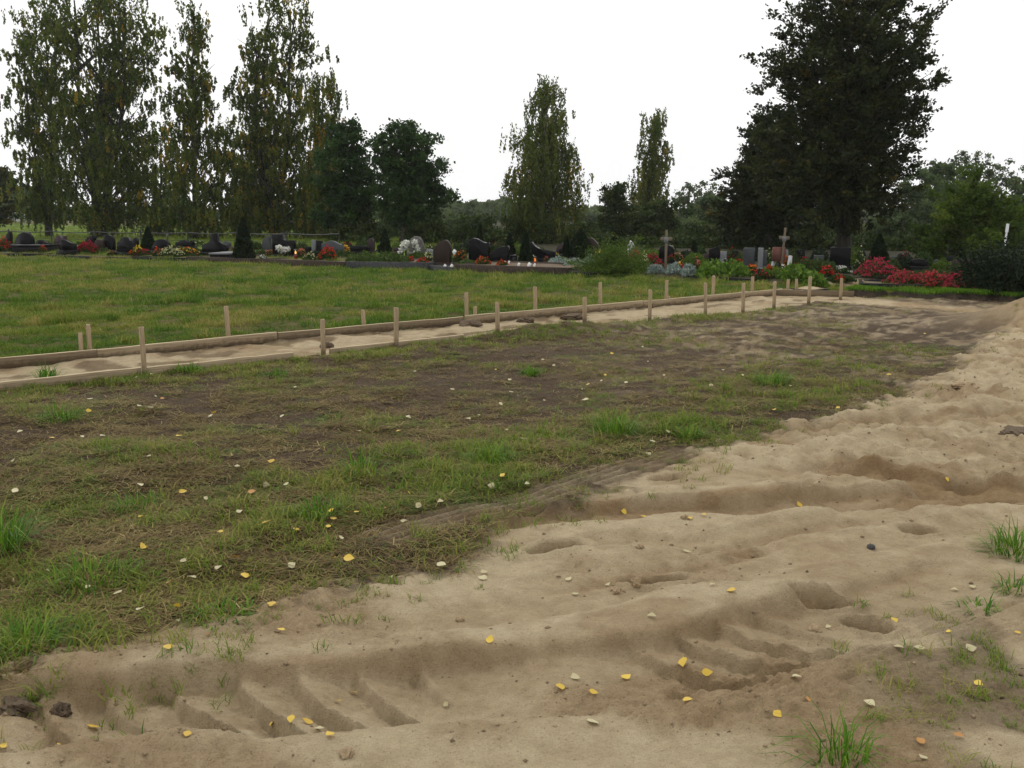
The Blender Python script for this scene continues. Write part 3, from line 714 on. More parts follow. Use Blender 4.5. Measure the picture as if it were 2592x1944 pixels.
def soilzone(x, y, edge=.0):
    Z = zones(x, y)
    m = (1 - sm(.35, .75, Z['sand'])) * (1 - Z['path']) * (1 - sm(-.02, .02, Z['lat'])) * (1 - Z['cem']) * (1 - Z['strip'])
    lg_, ag_, Lg_ = polydist(x, y, TR_G); m = m * (1 - .8 * sm(.20, .12, np.abs(lg_)) * sm(.1, .4, ag_) * sm(Lg_, Lg_ - .6, ag_))
    m = m * (1 - sm(.03, .12, np.exp(-(np.hypot(x - P0(2660, 838)[0], y - P0(2660, 838)[1]) / 1.6) ** 2)))
    return m, Z
x, y = sample(110000, -30, 12, 2.6, 19)
m, Z = soilzone(x, y); gz = greenness(x, y)
c0 = P0(2592, 1800)
dens = m * (.04 + .60 * sm(.41, .6, Z['n2'] * .5 + Z['n1'] * .5) + .8 * gz) * (1 - .6 * sm(-1.5, 2, x) * (1 - np.clip(1.6 * gz, 0, 1)) * sm(.35, .5, Z['n1']))
k = rng.uniform(0, 1, len(x)) < dens
x, y, gz, n2 = x[k], y[k], gz[k], Z['n2'][k]; z = terrain(x, y)
g2 = rng.uniform(0, 1, len(x)) < (.03 + .32 * gz + .35 * sm(.48, .64, fbm(x * 1.1, y * 1.1, 111)))
ti = np.clip(rng.normal(.42, .28, len(x)) + .5 * (fbm(x * 2.5, y * 2.5, 115, 3) - .5), 0, 1)
scatter('dry_thatch', 'brown flattened dry grass on the trampled soil', 'dry grass', np.stack([x, y, z], 1)[~g2], .55 + .6 * rng.uniform(0, 1, (~g2).sum()), ti[~g2], thatch_c, 3)
scatter('flattened_grass', 'green trampled grass lying on the soil', 'grass', np.stack([x, y, z], 1)[g2], .5 + .6 * rng.uniform(0, 1, g2.sum()), np.clip(ti[g2] + .05, 0, 1), thatchg_c, 4)
x, y = sample(90000, -30, 12, 2.4, 19)
m, Z = soilzone(x, y); gz = greenness(x, y)
cor = Z['corner'] * sm(.42, .6, Z['n2'])
dens = m * np.clip(gz * .62 * sm(.40, .62, Z['n2']) + .14 * sm(.55, .66, Z['n1'] * .5 + Z['n2'] * .5) + .95 * sm(-2.3, -1.7, Z['lat']) * sm(.36, .5, Z['n2']), 0, 1) + .09 * cor + .05 * np.exp(-((Z['ds'] - .1) / .25) ** 2)
k = (rng.uniform(0, 1, len(x)) < dens)
x, y, gz = x[k], y[k], gz[k]; z = terrain(x, y)
scatter('wild_grass', 'uneven green grass growing in patches on the trampled soil', 'grass', np.stack([x, y, z - .005], 1), (.45 + .55 * rng.uniform(0, 1, len(x))) * (.75 + .75 * gz), np.clip(.12 + .45 * rng.uniform(0, 1, len(x)) + .5 * fbm(x * 1.6, y * 1.6, 121) , 0, 1), wild_c, 5)

vx = []
for k_ in range(3800):
    u_ = rng.uniform(2105, 2720); t_ = rng.uniform(0, 1); v_ = 731 + (u_ - 2105) * .028 + t_ * (6 + (u_ - 2105) * .004)
    vx.append(P0(u_, v_))
vx = np.array(vx); vz = terrain(vx[:, 0], vx[:, 1])
scatter('verge_grass', 'green grass verge between the pink bed and the turf sods', 'grass', np.stack([vx[:, 0], vx[:, 1], vz], 1), .8 + .8 * rng.uniform(0, 1, len(vx)), np.clip(rng.normal(.62, .22, len(vx)), 0, 1), lawn_c, 6)
# ------------------------------------------------------------------ single grass tufts
TUFT = [(1555, 1100, .30, .20, 70, 'tall green grass tuft at the sand edge below the path middle'), (1745, 1108, .16, .12, 40, 'small bright grass tuft right at the edge of the sand'),
        (1240, 1175, .22, .17, 80, 'dense green grass tuft on dark soil in the picture middle'), (1345, 950, .16, .14, 50, 'round grass tuft alone on the bare brown soil'),
        (1950, 975, .24, .22, 55, 'broad grass tuft near the far bend of the sand'), (915, 1205, .26, .16, 45, 'upright thin grass tuft beside yellow fallen leaves'),
        (10, 1390, .34, .14, 70, 'tall grass tuft cut by the left picture edge'), (230, 1480, .20, .26, 70, 'loose spreading grass tuft at lower left with yellow leaves'),
        (120, 965, .26, .13, 60, 'weedy tuft growing against the near path board'), (480, 940, .15, .20, 50, 'low wide tuft at the foot of the near board'),
        (2575, 1400, .20, .20, 80, 'grass tuft on a dark sod at the right picture edge'), (2125, 1925, .20, .13, 34, 'sparse upright tuft in the sand at the bottom edge'),
        (560, 1560, .10, .22, 50, 'mown grass wisps lying on the sand edge at lower left'), (800, 1320, .16, .20, 50, 'grass tuft among yellow leaves near the sand'),
        (60, 1640, .17, .20, 60, 'grass tuft at the lower left above the soil clods'), (2480, 1545, .10, .14, 24, 'thin grass wisps in the sand at right'),
        (2570, 1490, .12, .12, 26, 'small grass tuft in the sand close to the right edge'), (350, 1290, .14, .2, 44, 'short tuft beside a single yellow leaf on brown thatch'),
        (700, 950, .14, .16, 40, 'small tuft between board and bare soil'), (150, 1060, .2, .22, 60, 'shaggy dark green tuft on the left soil strip'),
        (340, 790, .16, .3, 70, 'dark green clump standing out in the left lawn'), (850, 1060, .12, .2, 44, 'flat tuft on dark soil left of the middle'),
        (690, 1440, .10, .12, 30, 'sprig of grass at the tip of the soil strip')]
for k, (u, v, h, r, n, lab) in enumerate(TUFT):
    g = np.random.default_rng(300 + k); x_, y_, z_ = G(u, v)
    b = blades(int(n * 2.6), r * .6, h * .4, h * 1.2, .55 if h > .13 else .95, .0055 if y_ < 8 else .008, g, .95, radial=1.0)
    o = b.obj('grass_tuft', M['tuft']); o.location = (x_, y_, z_ - .005); tag(o, lab, 'grass tuft', 'single grass tufts')

# ------------------------------------------------------------------ fallen leaves
LV = {'pale': [(36,1180),(39,1260),(378,1170),(601,1197),(357,1245),(522,1280),(675,1245),(725,1246),(606,1314),(785,1389),(866,1383),(467,1441),(555,1459),(740,1453),(486,1484),(121,1467),(225,1509),(299,1524),(359,1566),(451,1575),(809,1849),(1059,1296),(1115,1301),(1023,1337),(1425,1326),(1118,1451),(1226,1452),(1221,1467),(1439,1470),(1539,1483),(1457,1507),(1650,1563),(1458,1718),(1128,1787),(1502,1832),(864,1383),(1740,1399),(989,1464),(1804,1484),(2096,1590),(2415,1496),(2460,1489),(2274,1642),(2326,1645),(2458,1645),(2200,1784),(2336,1923),(2014,1718),(191,964),(346,966),(384,958),(229,1025),(395,1014),(353,1040),(382,1047),(533,1065),(715,1066),(659,1088),(748,991),(51,1107),(260,1117),(210,1119),(1050,952),(1290,972),(1294,1004),(1145,997),(1267,1035),(1034,1069),(1212,1064),(1186,1073),(1347,1043),(908,1105),(1378,1025),(1414,1005),(1475,1026),(1484,1023),(1473,997),(1585,980),(1522,972),(1640,926),(1626,890),(1401,935),(1374,921),(1282,1103),(1642,1154),(1652,1132),(1325,1125),(1300,865),(1681,961),(1243,1248),(1310,1191),(1334,1243),(1700,1142),(1690,1105),(1830,945),(1800,985),(1880,960),(2000,990),(2060,1108),(2420,1110),(2260,1130)],
      'yellow': [(534,1184),(687,1184),(685,1199),(297,1338),(360,1327),(559,1368),(362,1406),(675,1343),(750,1360),(831,1353),(838,1313),(845,1333),(882,1316),(904,1316),(845,1436),(884,1436),(687,1533),(449,1559),(711,1599),(426,1642),(239,1844),(152,1875),(10,1892),(474,1864),(737,1832),(778,1829),(690,1846),(835,1867),(855,1778),(895,1757),(1036,1267),(1271,1222),(1580,1296),(1630,1310),(1240,1624),(1420,1744),(1585,1718),(1503,1757),(1728,1694),(1740,1778),(1746,1315),(1782,1307),(2024,1270),(1966,1302),(1851,1497),(2264,1574),(2401,1604),(2575,1605),(1790,1708),(1870,1745),(1968,1814),(2477,1736),(2396,1235),(226,1053),(541,1056),(132,1122),(454,1118),(1255,944),(1156,1041),(991,1046),(1008,1106),(1532,960),(1488,985),(1636,1018),(1549,904),(1231,879),(1428,865),(464,1263),(622,1480),(2120,1045),(2050,1010),(2500,900),(2340,850),(1960,1050),(2250,960),(2580,845)],
      'orange': [(598,1432),(430,1497),(527,1610),(977,1308),(1161,1458),(2046,1776),(2329,1882),(2427,1868),(411,1021),(639,1263),(1130,900),(2130,900)]}
def leaf_mesh(seed, m):
    g = np.random.default_rng(seed); b = MB(); n = 7; ts = np.linspace(0, 1, n)
    w = np.sin(np.pi * ts ** .75) * (.42 if seed % 2 else .36) * (1 + g.normal(0, .05, n)); w[0] = w[-1] = .01
    cup = g.uniform(-.25, .45); curl = g.uniform(-.5, .6)
    zc = curl * (ts - .5) ** 2
    v = []
    for t, ww, zz in zip(ts, w, zc):
        v += [(t - .5, -ww, zz + cup * ww * ww * 2.2), (t - .5, 0, zz), (t - .5, ww, zz + cup * ww * ww * 2.2 + g.normal(0, .015))]
    f = []
    for k in range(n - 1):
        for j in range(2): f.append((k * 3 + j, k * 3 + 3 + j, k * 3 + 4 + j, k * 3 + 1 + j))
    b.add(np.array(v), f)
    b.add(np.array([(-.5, -.012, 0), (-.5, .012, 0), (-.78, .008, .03), (-.78, -.008, .03)]), [(0, 1, 2, 3)])
    return b.mesh('fallen_leaf', m, True)
PR = {c: [leaf_mesh(40 + i * 3 + j, M['leaf_' + c]) for j in range(5)] for i, c in enumerate(LV)}
CN = {'pale': 'pale leaf', 'yellow': 'yellow leaf', 'orange': 'orange leaf'}
g = np.random.default_rng(9); ALL = []
def band(v, s_):
    if s_: return 'on the sand in the front wheel track' if v > 1690 else 'on the smooth sand behind the front track' if v > 1540 else 'on the sand around the footprints' if v > 1350 else 'on the far rutted sand'
    return 'on the grass at lower left' if v > 1400 else 'on the grass beside the sand edge' if v > 1290 else 'on the trampled strip left of the wheel marks' if v > 1190 else 'on the brown soil below the middle' if v > 1090 else 'on the bare soil in the middle' if v > 1020 else 'on the soil near the boarded path'
def nth(k):
    o1 = ORD + ['fifteenth', 'sixteenth', 'seventeenth', 'eighteenth', 'nineteenth', 'twentieth']
    return o1[k] if k < 20 else 'twenty-' + ORD[k - 20]
for c, pts in LV.items():
    gx, gy, gzz = Gs(pts); e = .05; sz_ = zones(gx, gy)['sand']
    NX = (terrain(gx - e, gy) - terrain(gx + e, gy)) / (2 * e); NY = (terrain(gx, gy - e) - terrain(gx, gy + e)) / (2 * e)
    for i_, (u, v) in enumerate(pts):
        x_, y_, z_ = float(gx[i_]), float(gy[i_]), float(gzz[i_]); s_ = sz_[i_] > .5
        o = bpy.data.objects.new('fallen_leaf', PR[c][g.integers(5)]); COL.objects.link(o)
        nx, ny = float(NX[i_]), float(NY[i_])
        q = Vector((nx, ny, 1)).normalized().to_track_quat('Z', 'Y') @ Matrix.Rotation(g.uniform(0, 6.28), 3, 'Z').to_quaternion()
        o.rotation_mode = 'QUATERNION'; 
        tl = Matrix.Rotation(g.normal(0, .22 if s_ else .4), 3, 'X').to_quaternion()
        o.rotation_quaternion = q @ tl
        o.location = (x_, y_, z_ + (.010 if s_ else .045)); o.scale = [.040 * g.uniform(.65, 1.3)] * 3
        if s_: o.scale = [k_ * .92 for k_ in o.scale]
        ALL.append((c, band(v, s_), u, o))
from itertools import groupby
ALL.sort(key=lambda q: q[:3])
for (c, bnd), it in groupby(ALL, key=lambda q: q[:2]):
    for k, (_, _, _, o) in enumerate(it):
        tag(o, CN[c] + ', %s from the left %s' % (nth(k), bnd), 'leaf', 'fallen leaves ' + bnd)

# ------------------------------------------------------------------ clods, sods
def lump(name, u, v, sx, sy, sz, m, lab, cat, seed, group=None, sub=4, rough=.6, sink=.25):
    import bmesh
    bm = bmesh.new(); bmesh.ops.create_icosphere(bm, subdivisions=sub, radius=1.0)
    co = np.array([q.co for q in bm.verts])
    d = 1 + (fbm(co[:, 0] * 2.3 + seed, co[:, 1] * 2.3 + co[:, 2] * 1.7, seed, 6, .65) - .5) * rough * 2.6
    for q, k in zip(bm.verts, d): q.co = q.co * k
    me = bpy.data.meshes.new(name); bm.to_mesh(me); bm.free(); me.materials.append(m)
    o = bpy.data.objects.new(name, me); COL.objects.link(o); x_, y_, z_ = G(u, v)
    o.location = (x_, y_, z_ + sz * (1 - 2 * sink)); o.scale = (sx, sy, sz); o.rotation_euler = (0, 0, seed * 1.7)
    return tag(o, lab, cat, group)
CL = [(40, 1752, .06, .05, .028, 'soil', 'big dark soil clod at the lower left corner'), (150, 1748, .03, .03, .025, 'soil', 'smaller soil clod right of the big one at lower left'),
      (2600, 1096, .16, .14, .035, 'soil', 'dark soil lump at the right picture edge in the sand'), (828, 880, .07, .06, .045, 'soil', 'soil clod by the second near-edge stake'),
      
      (1610, 1478, .022, .018, .022, 'sandlump', 'upright sand lump beside a footprint'), (1560, 1500, .03, .025, .018, 'sandlump', 'flat sand lump left of the footprint'),
      (880, 1912, .022, .018, .014, 'sandlump', 'tiny dark crumb on the sand at bottom'), (1165, 1570, .02, .016, .012, 'sandlump', 'dark pebble on smooth sand'),
      (1735, 1312, .02, .02, .014, 'sandlump', 'dark crumb in the middle track'), (2205, 1388, .02, .016, .014, 'rock', 'grey pebble half sunk in the sand'),
      (2060, 1596, .028, .022, .016, 'sandlump', 'crumb of soil by the smooth ridge'), (1620, 1388, .02, .018, .010, 'sandlump', 'dark lump beside the shoe print'),
      (2180, 990, .07, .06, .025, 'soil', 'dark clod on the hummocky sand at right'), (2440, 985, .10, .08, .03, 'sandlump', 'low heap of sand lumps at right'),
      (1190, 824, .16, .12, .05, 'soil', 'heap of soil thrown against the far board'), (1330, 814, .14, .10, .05, 'soil', 'second soil heap in the path bed'),
      (1455, 808, .22, .15, .06, 'soil', 'soil heap left of the fifth near stake'), (2080, 768, .14, .1, .03, 'soil', 'soil clod by the end of the path')]
for k, (u, v, a, b, c, m, lab) in enumerate(CL): lump('soil_clod' if m == 'soil' else ('pebble' if m == 'rock' else 'sand_lump'), u, v, a, b, c, M[m], lab, 'clod', k + 3, sink=.33)
# small crumbs strewn on the sand (nobody could count them)
g = np.random.default_rng(12); n = 16000
x = g.uniform(-2.5, 9, n); y = 2.5 * (14 / 2.5) ** g.uniform(0, 1, n); Z = zones(x, y)
w = (.15 + 1.2 * sm(.5, .7, fbm(x * 1.3, y * 1.3, 71, 3)) + .6 * sm(1, 2.5, x) * sm(5, 6.5, y))
k = (Z['sand'] > .6) & (g.uniform(0, 1, n) < w) & (np.abs(x) < .57 * y + .3); x, y = x[k], y[k]; z = terrain(x, y); n = len(x)
s = (.0018 + .0055 * g.uniform(0, 1, n) ** 4) * (1 + .12 * y)
oc = np.array([(1, 0, 0), (0, 1, 0), (-1, 0, 0), (0, -1, 0), (0, 0, .8), (0, 0, -.8)])
v = (oc[None] * (1 + g.normal(0, .25, (n, 6, 1)))) * s[:, None, None] + np.stack([x, y, z + s * .25], 1)[:, None]
f = np.array([(0, 1, 4), (1, 2, 4), (2, 3, 4), (3, 0, 4), (1, 0, 5), (2, 1, 5), (3, 2, 5), (0, 3, 5)])
cb = MB(); cb.add(v.reshape(-1, 3), (np.arange(n)[:, None, None] * 6 + f[None]).reshape(-1, 3)); o = cb.obj('sand_crumbs', M['crumb']); tag(o, 'small crumbs strewn over the loose sand', 'crumbs', None, 'stuff')

def sod(u0, u1, v, lab, dep=.55, h=.15):
    xa, ya, za = G(u0, v - 2); xb, yb, zb = G(u1, v + 2 + (u1 - u0) * .03)
    L = math.hypot(xb - xa, yb - ya); e = empty('turf_sod', ((xa + xb) / 2, (ya + yb) / 2, min(za, zb) - .02), math.atan2(yb - ya, xb - xa), lab, 'turf', 'turf sods along the sand strip')
    g = np.random.default_rng(u0); n, m_ = 22, 9
    X, Y = np.meshgrid(np.linspace(-.5, .5, n), np.linspace(0, 1, m_), indexing='ij')
    ed = np.minimum(1, 5 * np.minimum(.5 - abs(X) + .02 * np.sin(Y * 9), np.minimum(Y, 1 - Y) * .8)).clip(0) ** .5
    zz = h * ed * (.8 + .5 * fbm(X * 9 + u0, Y * 3, 5)); 
    yy = Y * dep + .08 * (fbm(X * 8, Y * 2 + u0, 8) - .5)
    i = np.arange(n - 1)[:, None] * m_; j = np.arange(m_ - 1)[None]
    f = np.stack([i + j, i + m_ + j, i + m_ + j + 1, i + j + 1], -1).reshape(-1, 4)
    MB().add(np.stack([X * L, yy, zz], -1).reshape(-1, 3), f).obj('soil_slab', M['peat'], e, True)
    k = 1500; tx = g.uniform(-.5, .5, k); ty = g.uniform(.05, 1.0, k)
    c = np.stack([tx * L, ty * dep, h * .95 * np.ones(k) + .0], 1); d = np.stack([g.normal(0, .5, k), g.normal(-.3, .5, k), np.ones(k)], 1)
    MB().leaves(c + np.array([0, 0, .02]), d, g.uniform(.05, .12, k), .012, g, g.uniform(0, 1, k)).obj('grass', M['tuft'], e)
for (a, b, v, lab) in [(2135, 2212, 749, 'leftmost turf sod by the end stake of the path'), (2240, 2336, 752, 'long turf sod with dark underside on the sand strip'), (2344, 2420, 755, 'middle turf sod on the sand strip'), (2428, 2490, 759, 'short turf sod left of the dark one'), (2493, 2560, 762, 'rightmost dark turf sod on the sand strip')]:
    sod(a, b, v, lab)
#@@TREES
# ------------------------------------------------------------------ trees
def make_tree(name, label, cat, group, u, y, prof, vbase, style, seed, nlimb, nleaf, ll, lw, leaf, bark, tr=.16, rise=.8, stems=1, spread=.13, droop=.9, lean=0.0, yellow=.03, trunk_top=.96, limb_r=.25, vis=0.0):
    """prof: (v, uLeft, uRight) rows of the crown outline in the photograph, from top to bottom; y: distance"""
    g = np.random.default_rng(seed)
    x0 = XZ(u, vbase, y)[0]; zb = H(x0, y)
    pr = sorted([(XZ(a, v, y)[1] - zb, XZ(a, v, y)[0] - x0, XZ(b, v, y)[0] - x0) for v, a, b in prof])
    pz = np.array([p[0] for p in pr]); pl = np.array([p[1] for p in pr]); prr = np.array([p[2] for p in pr])
    Ht = pz[-1]; root = empty(name, (x0, y, zb), 0, label, cat, group)
    b = MB(); tops = []
    ctr = lambda z: (np.interp(z, pz, pl) + np.interp(z, pz, prr)) / 2
    for s in range(stems):
        off = 0 if stems == 1 else (s - (stems - 1) / 2) / max(1, stems - 1)
        zz = np.linspace(0, Ht * trunk_top * (1 - .12 * abs(off)), 12); t = zz / Ht
        wob = np.cumsum(g.normal(0, .012 * Ht / 12, 12))
        cx = ctr(zz) * sm(.05, .7, t) + off * np.interp(zz, pz, prr - pl) * .28 * sm(.08, .6, t) + wob + lean * np.sin(t * 3.1)
        cy = off * .5 * t + np.cumsum(g.normal(0, .012 * Ht / 12, 12))
        pts = np.stack([cx, cy + off * tr, zz - .1], 1); pts[:, 0] += off * tr * 1.5
        b.tube(pts, tr / stems ** .4 * (1 - .93 * t) ** .85 * (1 + .35 * np.exp(-t * 40)) + .006, 8)
        tops.append((zz, pts))
    trunk_o = b.obj('trunk', M[bark], root, True)
    lb = MB(); C = []; D = []; K = []; zmin = pz[0]
    zs = np.linspace(0, 1, nlimb)
    wgt = np.interp(np.linspace(zmin, Ht, 200), pz, prr - pl) ** .8 + .15 * (prr - pl).max() * .3; cw = np.cumsum(wgt); cw /= cw[-1]
    nlimb = int(nlimb * 1.35)
    for k in range(nlimb):
        ze = np.interp((k + g.uniform(.1, .9)) / nlimb, cw, np.linspace(zmin, Ht, 200))
        ph = k * 2.39996 + g.normal(0, .4); zt, tp = tops[g.integers(stems)]
        l, r = np.interp(ze, pz, pl), np.interp(ze, pz, prr); hw = (r - l) / 2; cx = (r + l) / 2
        q = (g.uniform(.72, 1.12) if style != 'horn' else g.uniform(.74, 1.0)) if g.uniform() < .8 else g.uniform(.35, .7)
        e = np.array([cx + hw * math.cos(ph) * q, hw * math.sin(ph) * q, ze])
        z0 = max(ze - rise * hw * q - .02 * Ht, max(vis, zmin * .55 if style != 'horn' else zmin * .9)); z0 = min(z0, zt[-1] * .98)
        s0 = np.array([np.interp(z0, zt, tp[:, 0]), np.interp(z0, zt, tp[:, 1]), z0])
        mid = (s0 + e) / 2 + np.array([0, 0, .12 * hw * (1 if style != 'horn' else .2)]) + g.normal(0, .05 * hw + .01, 3)
        tt = np.linspace(0, 1, 7)[:, None]; cv = (1 - tt) ** 2 * s0 + 2 * tt * (1 - tt) * mid + tt ** 2 * e
        ln = np.linalg.norm(e - s0)
        lb.tube(cv, np.linspace(min(limb_r * tr, .025 + .012 * ln), .006, 7), 4)
        nc = max(3, int(ln / .42 * (1.2 if style == 'horn' else 1.0)))
        for j in range(nc):
            a = g.uniform(.22, 1.04) ** .8; c = (1 - a) ** 2 * s0 + 2 * a * (1 - a) * mid + a * a * e
            sp = spread * (.25 * hw + .8) * (.55 + .8 * a)
            c = c + np.clip(g.normal(0, 1, 3), -1.5, 1.5) * np.array([sp, sp, sp * .8])
            dr = (e - s0) / (ln + 1e-6)
            C.append(c); D.append(dr); K.append(ze / Ht)
    lb.obj('limbs', M[bark], trunk_o, True)
    C = np.array(C); D = np.array(D); K = np.array(K); nC = len(C)
    nleaf = int(nleaf * (2.35 if style == 'birch' else 2.3 if style == 'horn' else 1.6)); per = max(4, nleaf // nC); N = nC * per
    idx = np.repeat(np.arange(nC), per)
    ct = g.uniform(0, 1, nC) * .55 + .15; ct = np.where(g.uniform(0, 1, nC) < yellow, g.uniform(.85, 1, nC), ct)
    if style == 'birch':
        ns = 4; st = g.integers(0, ns, N); so = g.normal(0, .20, (nC, ns, 3)) * np.array([1, 1, .6]); Ln = droop * g.uniform(.25, 1.15, (nC, ns)) * (1.15 - .85 * K[:, None] ** 2)
        a = g.uniform(0, 1, N); o_ = so[idx, st]
        swing = g.normal(0, .12, (nC, ns, 2))[idx, st]
        L_ = Ln[idx, st]
        P_ = C[idx] + o_ + np.stack([swing[:, 0] * a * L_, swing[:, 1] * a * L_, -a * L_], 1) + g.normal(0, .035, (N, 3))
        up = (K[idx] > .86) & (g.uniform(0, 1, N) < .6)
        P_ = np.where(up[:, None], C[idx] + o_ + np.stack([swing[:, 0] * a, swing[:, 1] * a, a * .55], 1) + g.normal(0, .04, (N, 3)), P_)
        d = np.stack([g.normal(0, .4, N), g.normal(0, .4, N), -np.ones(N)], 1)
    elif style == 'horn':
        a = g.uniform(0, 1, N); ns = 3; st = g.integers(0, ns, N)
        dd = D[:, None] + g.normal(0, .55, (nC, ns, 3)) + np.array([0, 0, .12]); dd /= np.linalg.norm(dd, axis=2)[:, :, None]
        P_ = C[idx] + dd[idx, st] * (a * g.uniform(.2, .55, N))[:, None] + g.normal(0, .06, (N, 3)) * np.array([1, 1, .6])
        d = dd[idx, st] + g.normal(0, .6, (N, 3))
    else:
        rr = np.abs(g.normal(0, 1, N)) ** .7; dv = g.normal(0, 1, (N, 3)); dv /= np.linalg.norm(dv, axis=1)[:, None]
        P_ = C[idx] + dv * rr[:, None] * np.array([.30, .30, .20]) * (droop if style == 'broad' else 1.0)
        d = g.normal(0, 1, (N, 3)) + np.array([0, 0, -.3])
    P_[:, 2] = np.maximum(P_[:, 2], .05)
    tint = np.clip(ct[idx] + g.normal(0, .12, N), 0, 1)
    cr = MB(); cr.leaves(P_, d, ll * g.uniform(.7, 1.3, N), lw * g.uniform(.7, 1.3, N), g, tint); cr.obj('crown', M[leaf], root)
    return root
GB = 'birches on the left behind the graves'
make_tree('birch_tree', 'leftmost birch with twin thin trunks and side spires', 'tree', GB, 125, 58, [(30, 60, 130), (70, 35, 150), (170, 12, 170), (300, 20, 190), (420, 25, 200), (500, 40, 205), (545, 60, 185)], 598, 'birch', 11, 55, 15000, .15, .085, 'birch', 'birchdark', .13, .9, 2, .20, .7)
make_tree('birch_tree', 'largest left birch with a spreading crown leaving the picture top', 'tree', GB, 255, 55, [(-70, 160, 330), (0, 100, 380), (60, 100, 400), (150, 95, 415), (250, 100, 420), (350, 120, 425), (450, 150, 425), (520, 170, 400), (560, 190, 370)], 606, 'birch', 12, 95, 26000, .15, .09, 'birch', 'birchdark', .24, 1.0, 3, .20, .7)
make_tree('birch_tree', 'slim left birch with a narrow pointed top', 'tree', GB, 497, 51, [(28, 470, 500), (80, 455, 530), (150, 420, 545), (250, 415, 560), (350, 410, 575), (450, 420, 590), (530, 430, 590), (580, 450, 560)], 614, 'birch', 13, 60, 14000, .14, .08, 'birch', 'birchdark', .15, .9, 1, .20, .7, yellow=.05)
make_tree('birch_tree', 'tall double-topped birch right of the slim one', 'tree', GB, 700, 55, [(-20, 665, 760), (50, 645, 785), (120, 590, 800), (200, 580, 800), (300, 570, 815), (400, 565, 840), (500, 570, 850), (570, 590, 830)], 604, 'birch', 14, 85, 23000, .15, .085, 'birch', 'birchdark', .19, 1.0, 2, .20, .7, yellow=.06)
make_tree('birch_tree', 'yellowing weeping birch in front of the round maples', 'tree', GB, 815, 52, [(200, 800, 840), (240, 775, 855), (320, 765, 870), (420, 755, 885), (520, 750, 890), (600, 760, 870)], 615, 'birch', 15, 45, 11000, .14, .075, 'birch', 'birchdark', .12, .8, 1, .15, 1.4, yellow=.16)
make_tree('birch_tree', 'low leafy birch filling the gap between the big left birches', 'tree', GB, 405, 60, [(330, 390, 430), (380, 340, 470), (460, 330, 490), (540, 340, 480), (575, 370, 460)], 600, 'birch', 19, 26, 6000, .15, .085, 'birch', 'birchdark', .11, .8, 1, .16, 1.0)
make_tree('birch_tree', 'short dense birch below the double-topped one', 'tree', GB, 620, 58, [(330, 600, 650), (400, 560, 690), (480, 550, 720), (560, 560, 700)], 602, 'birch', 20, 26, 6500, .15, .085, 'birch', 'birchdark', .11, .8, 1, .16, 1.0)
make_tree('maple_tree', 'dark maple between the weeping birch and the round one', 'tree', 'round dark maples', 885, 47, [(305, 870, 905), (340, 820, 930), (420, 800, 965), (500, 800, 975), (560, 810, 950), (600, 830, 920)], 622, 'broad', 16, 55, 13000, .15, .12, 'broad', 'bark', .16, .9, 1, .13)
make_tree('maple_tree', 'round dark maple with a leaning trunk and ragged right side', 'tree', 'round dark maples', 1018, 44, [(303, 990, 1050), (325, 950, 1075), (380, 930, 1115), (440, 935, 1140), (485, 945, 1150), (515, 960, 1140), (550, 975, 1115)], 632, 'broad', 17, 60, 13500, .15, .11, 'broad', 'bark', .17, .9, 1, .12, lean=.35)
make_tree('birch_tree', 'tall weeping birch standing alone in the middle with a white trunk', 'tree', None, 1384, 46, [(216, 1372, 1392), (256, 1352, 1415), (310, 1300, 1455), (400, 1290, 1462), (470, 1275, 1462), (540, 1270, 1460), (590, 1280, 1440)], 640, 'birch', 18, 85, 17000, .125, .07, 'birch_pale', 'birchbark', .13, .7, 1, .11, 1.5, yellow=.06)
make_tree('birch_tree', 'slender pale birch right of the middle above the bushes', 'tree', None, 1645, 58, [(300, 1655, 1690), (338, 1618, 1692), (400, 1618, 1698), (450, 1592, 1692), (500, 1568, 1698), (560, 1550, 1705), (600, 1560, 1700)], 622, 'birch', 21, 62, 12500, .14, .075, 'birch_pale', 'birchdark', .12, .7, 1, .11, 1.3, yellow=.05)
make_tree('hornbeam_tree', 'huge dark hornbeam on a thick bare trunk at right', 'tree', 'dark hornbeams at right', 2136, 32, [(-90, 2080, 2220), (-20, 2030, 2300), (60, 1985, 2320), (150, 1935, 2375), (190, 1945, 2375), (260, 1965, 2350), (330, 1935, 2330), (400, 1925, 2330), (470, 1930, 2320), (520, 1950, 2300), (560, 1985, 2250), (578, 2040, 2200)], 662, 'horn', 22, 210, 42000, .12, .072, 'horn', 'bark', .22, .5, 1, .20, vis=1.9)
make_tree('hornbeam_tree', 'smaller dark hornbeam half behind the huge one', 'tree', 'dark hornbeams at right', 1940, 38, [(300, 1935, 1975), (350, 1900, 2000), (410, 1860, 2020), (470, 1830, 2030), (530, 1820, 2040), (570, 1825, 2030), (595, 1850, 2010)], 645, 'horn', 23, 120, 21000, .14, .085, 'horn', 'bark', .16, .5, 1, .20, vis=1.3)
make_tree('willow_tree', 'pale tall willow behind the yellow green shrub at far right', 'tree', None, 2470, 75, [(385, 2430, 2510), (410, 2400, 2540), (460, 2385, 2565), (530, 2380, 2580), (600, 2390, 2575)], 612, 'broad', 24, 45, 9000, .24, .12, 'willow', 'bark', .2, 1.0, 1, .16)
make_tree('round_tree', 'thin round-headed tree with sky showing through beside the hornbeam', 'tree', None, 1765, 80, [(460, 1745, 1790), (480, 1710, 1810), (520, 1700, 1815), (560, 1705, 1810), (590, 1720, 1800)], 600, 'broad', 25, 34, 3600, .22, .13, 'willow', 'bark', .14, 1.0, 2, .12)
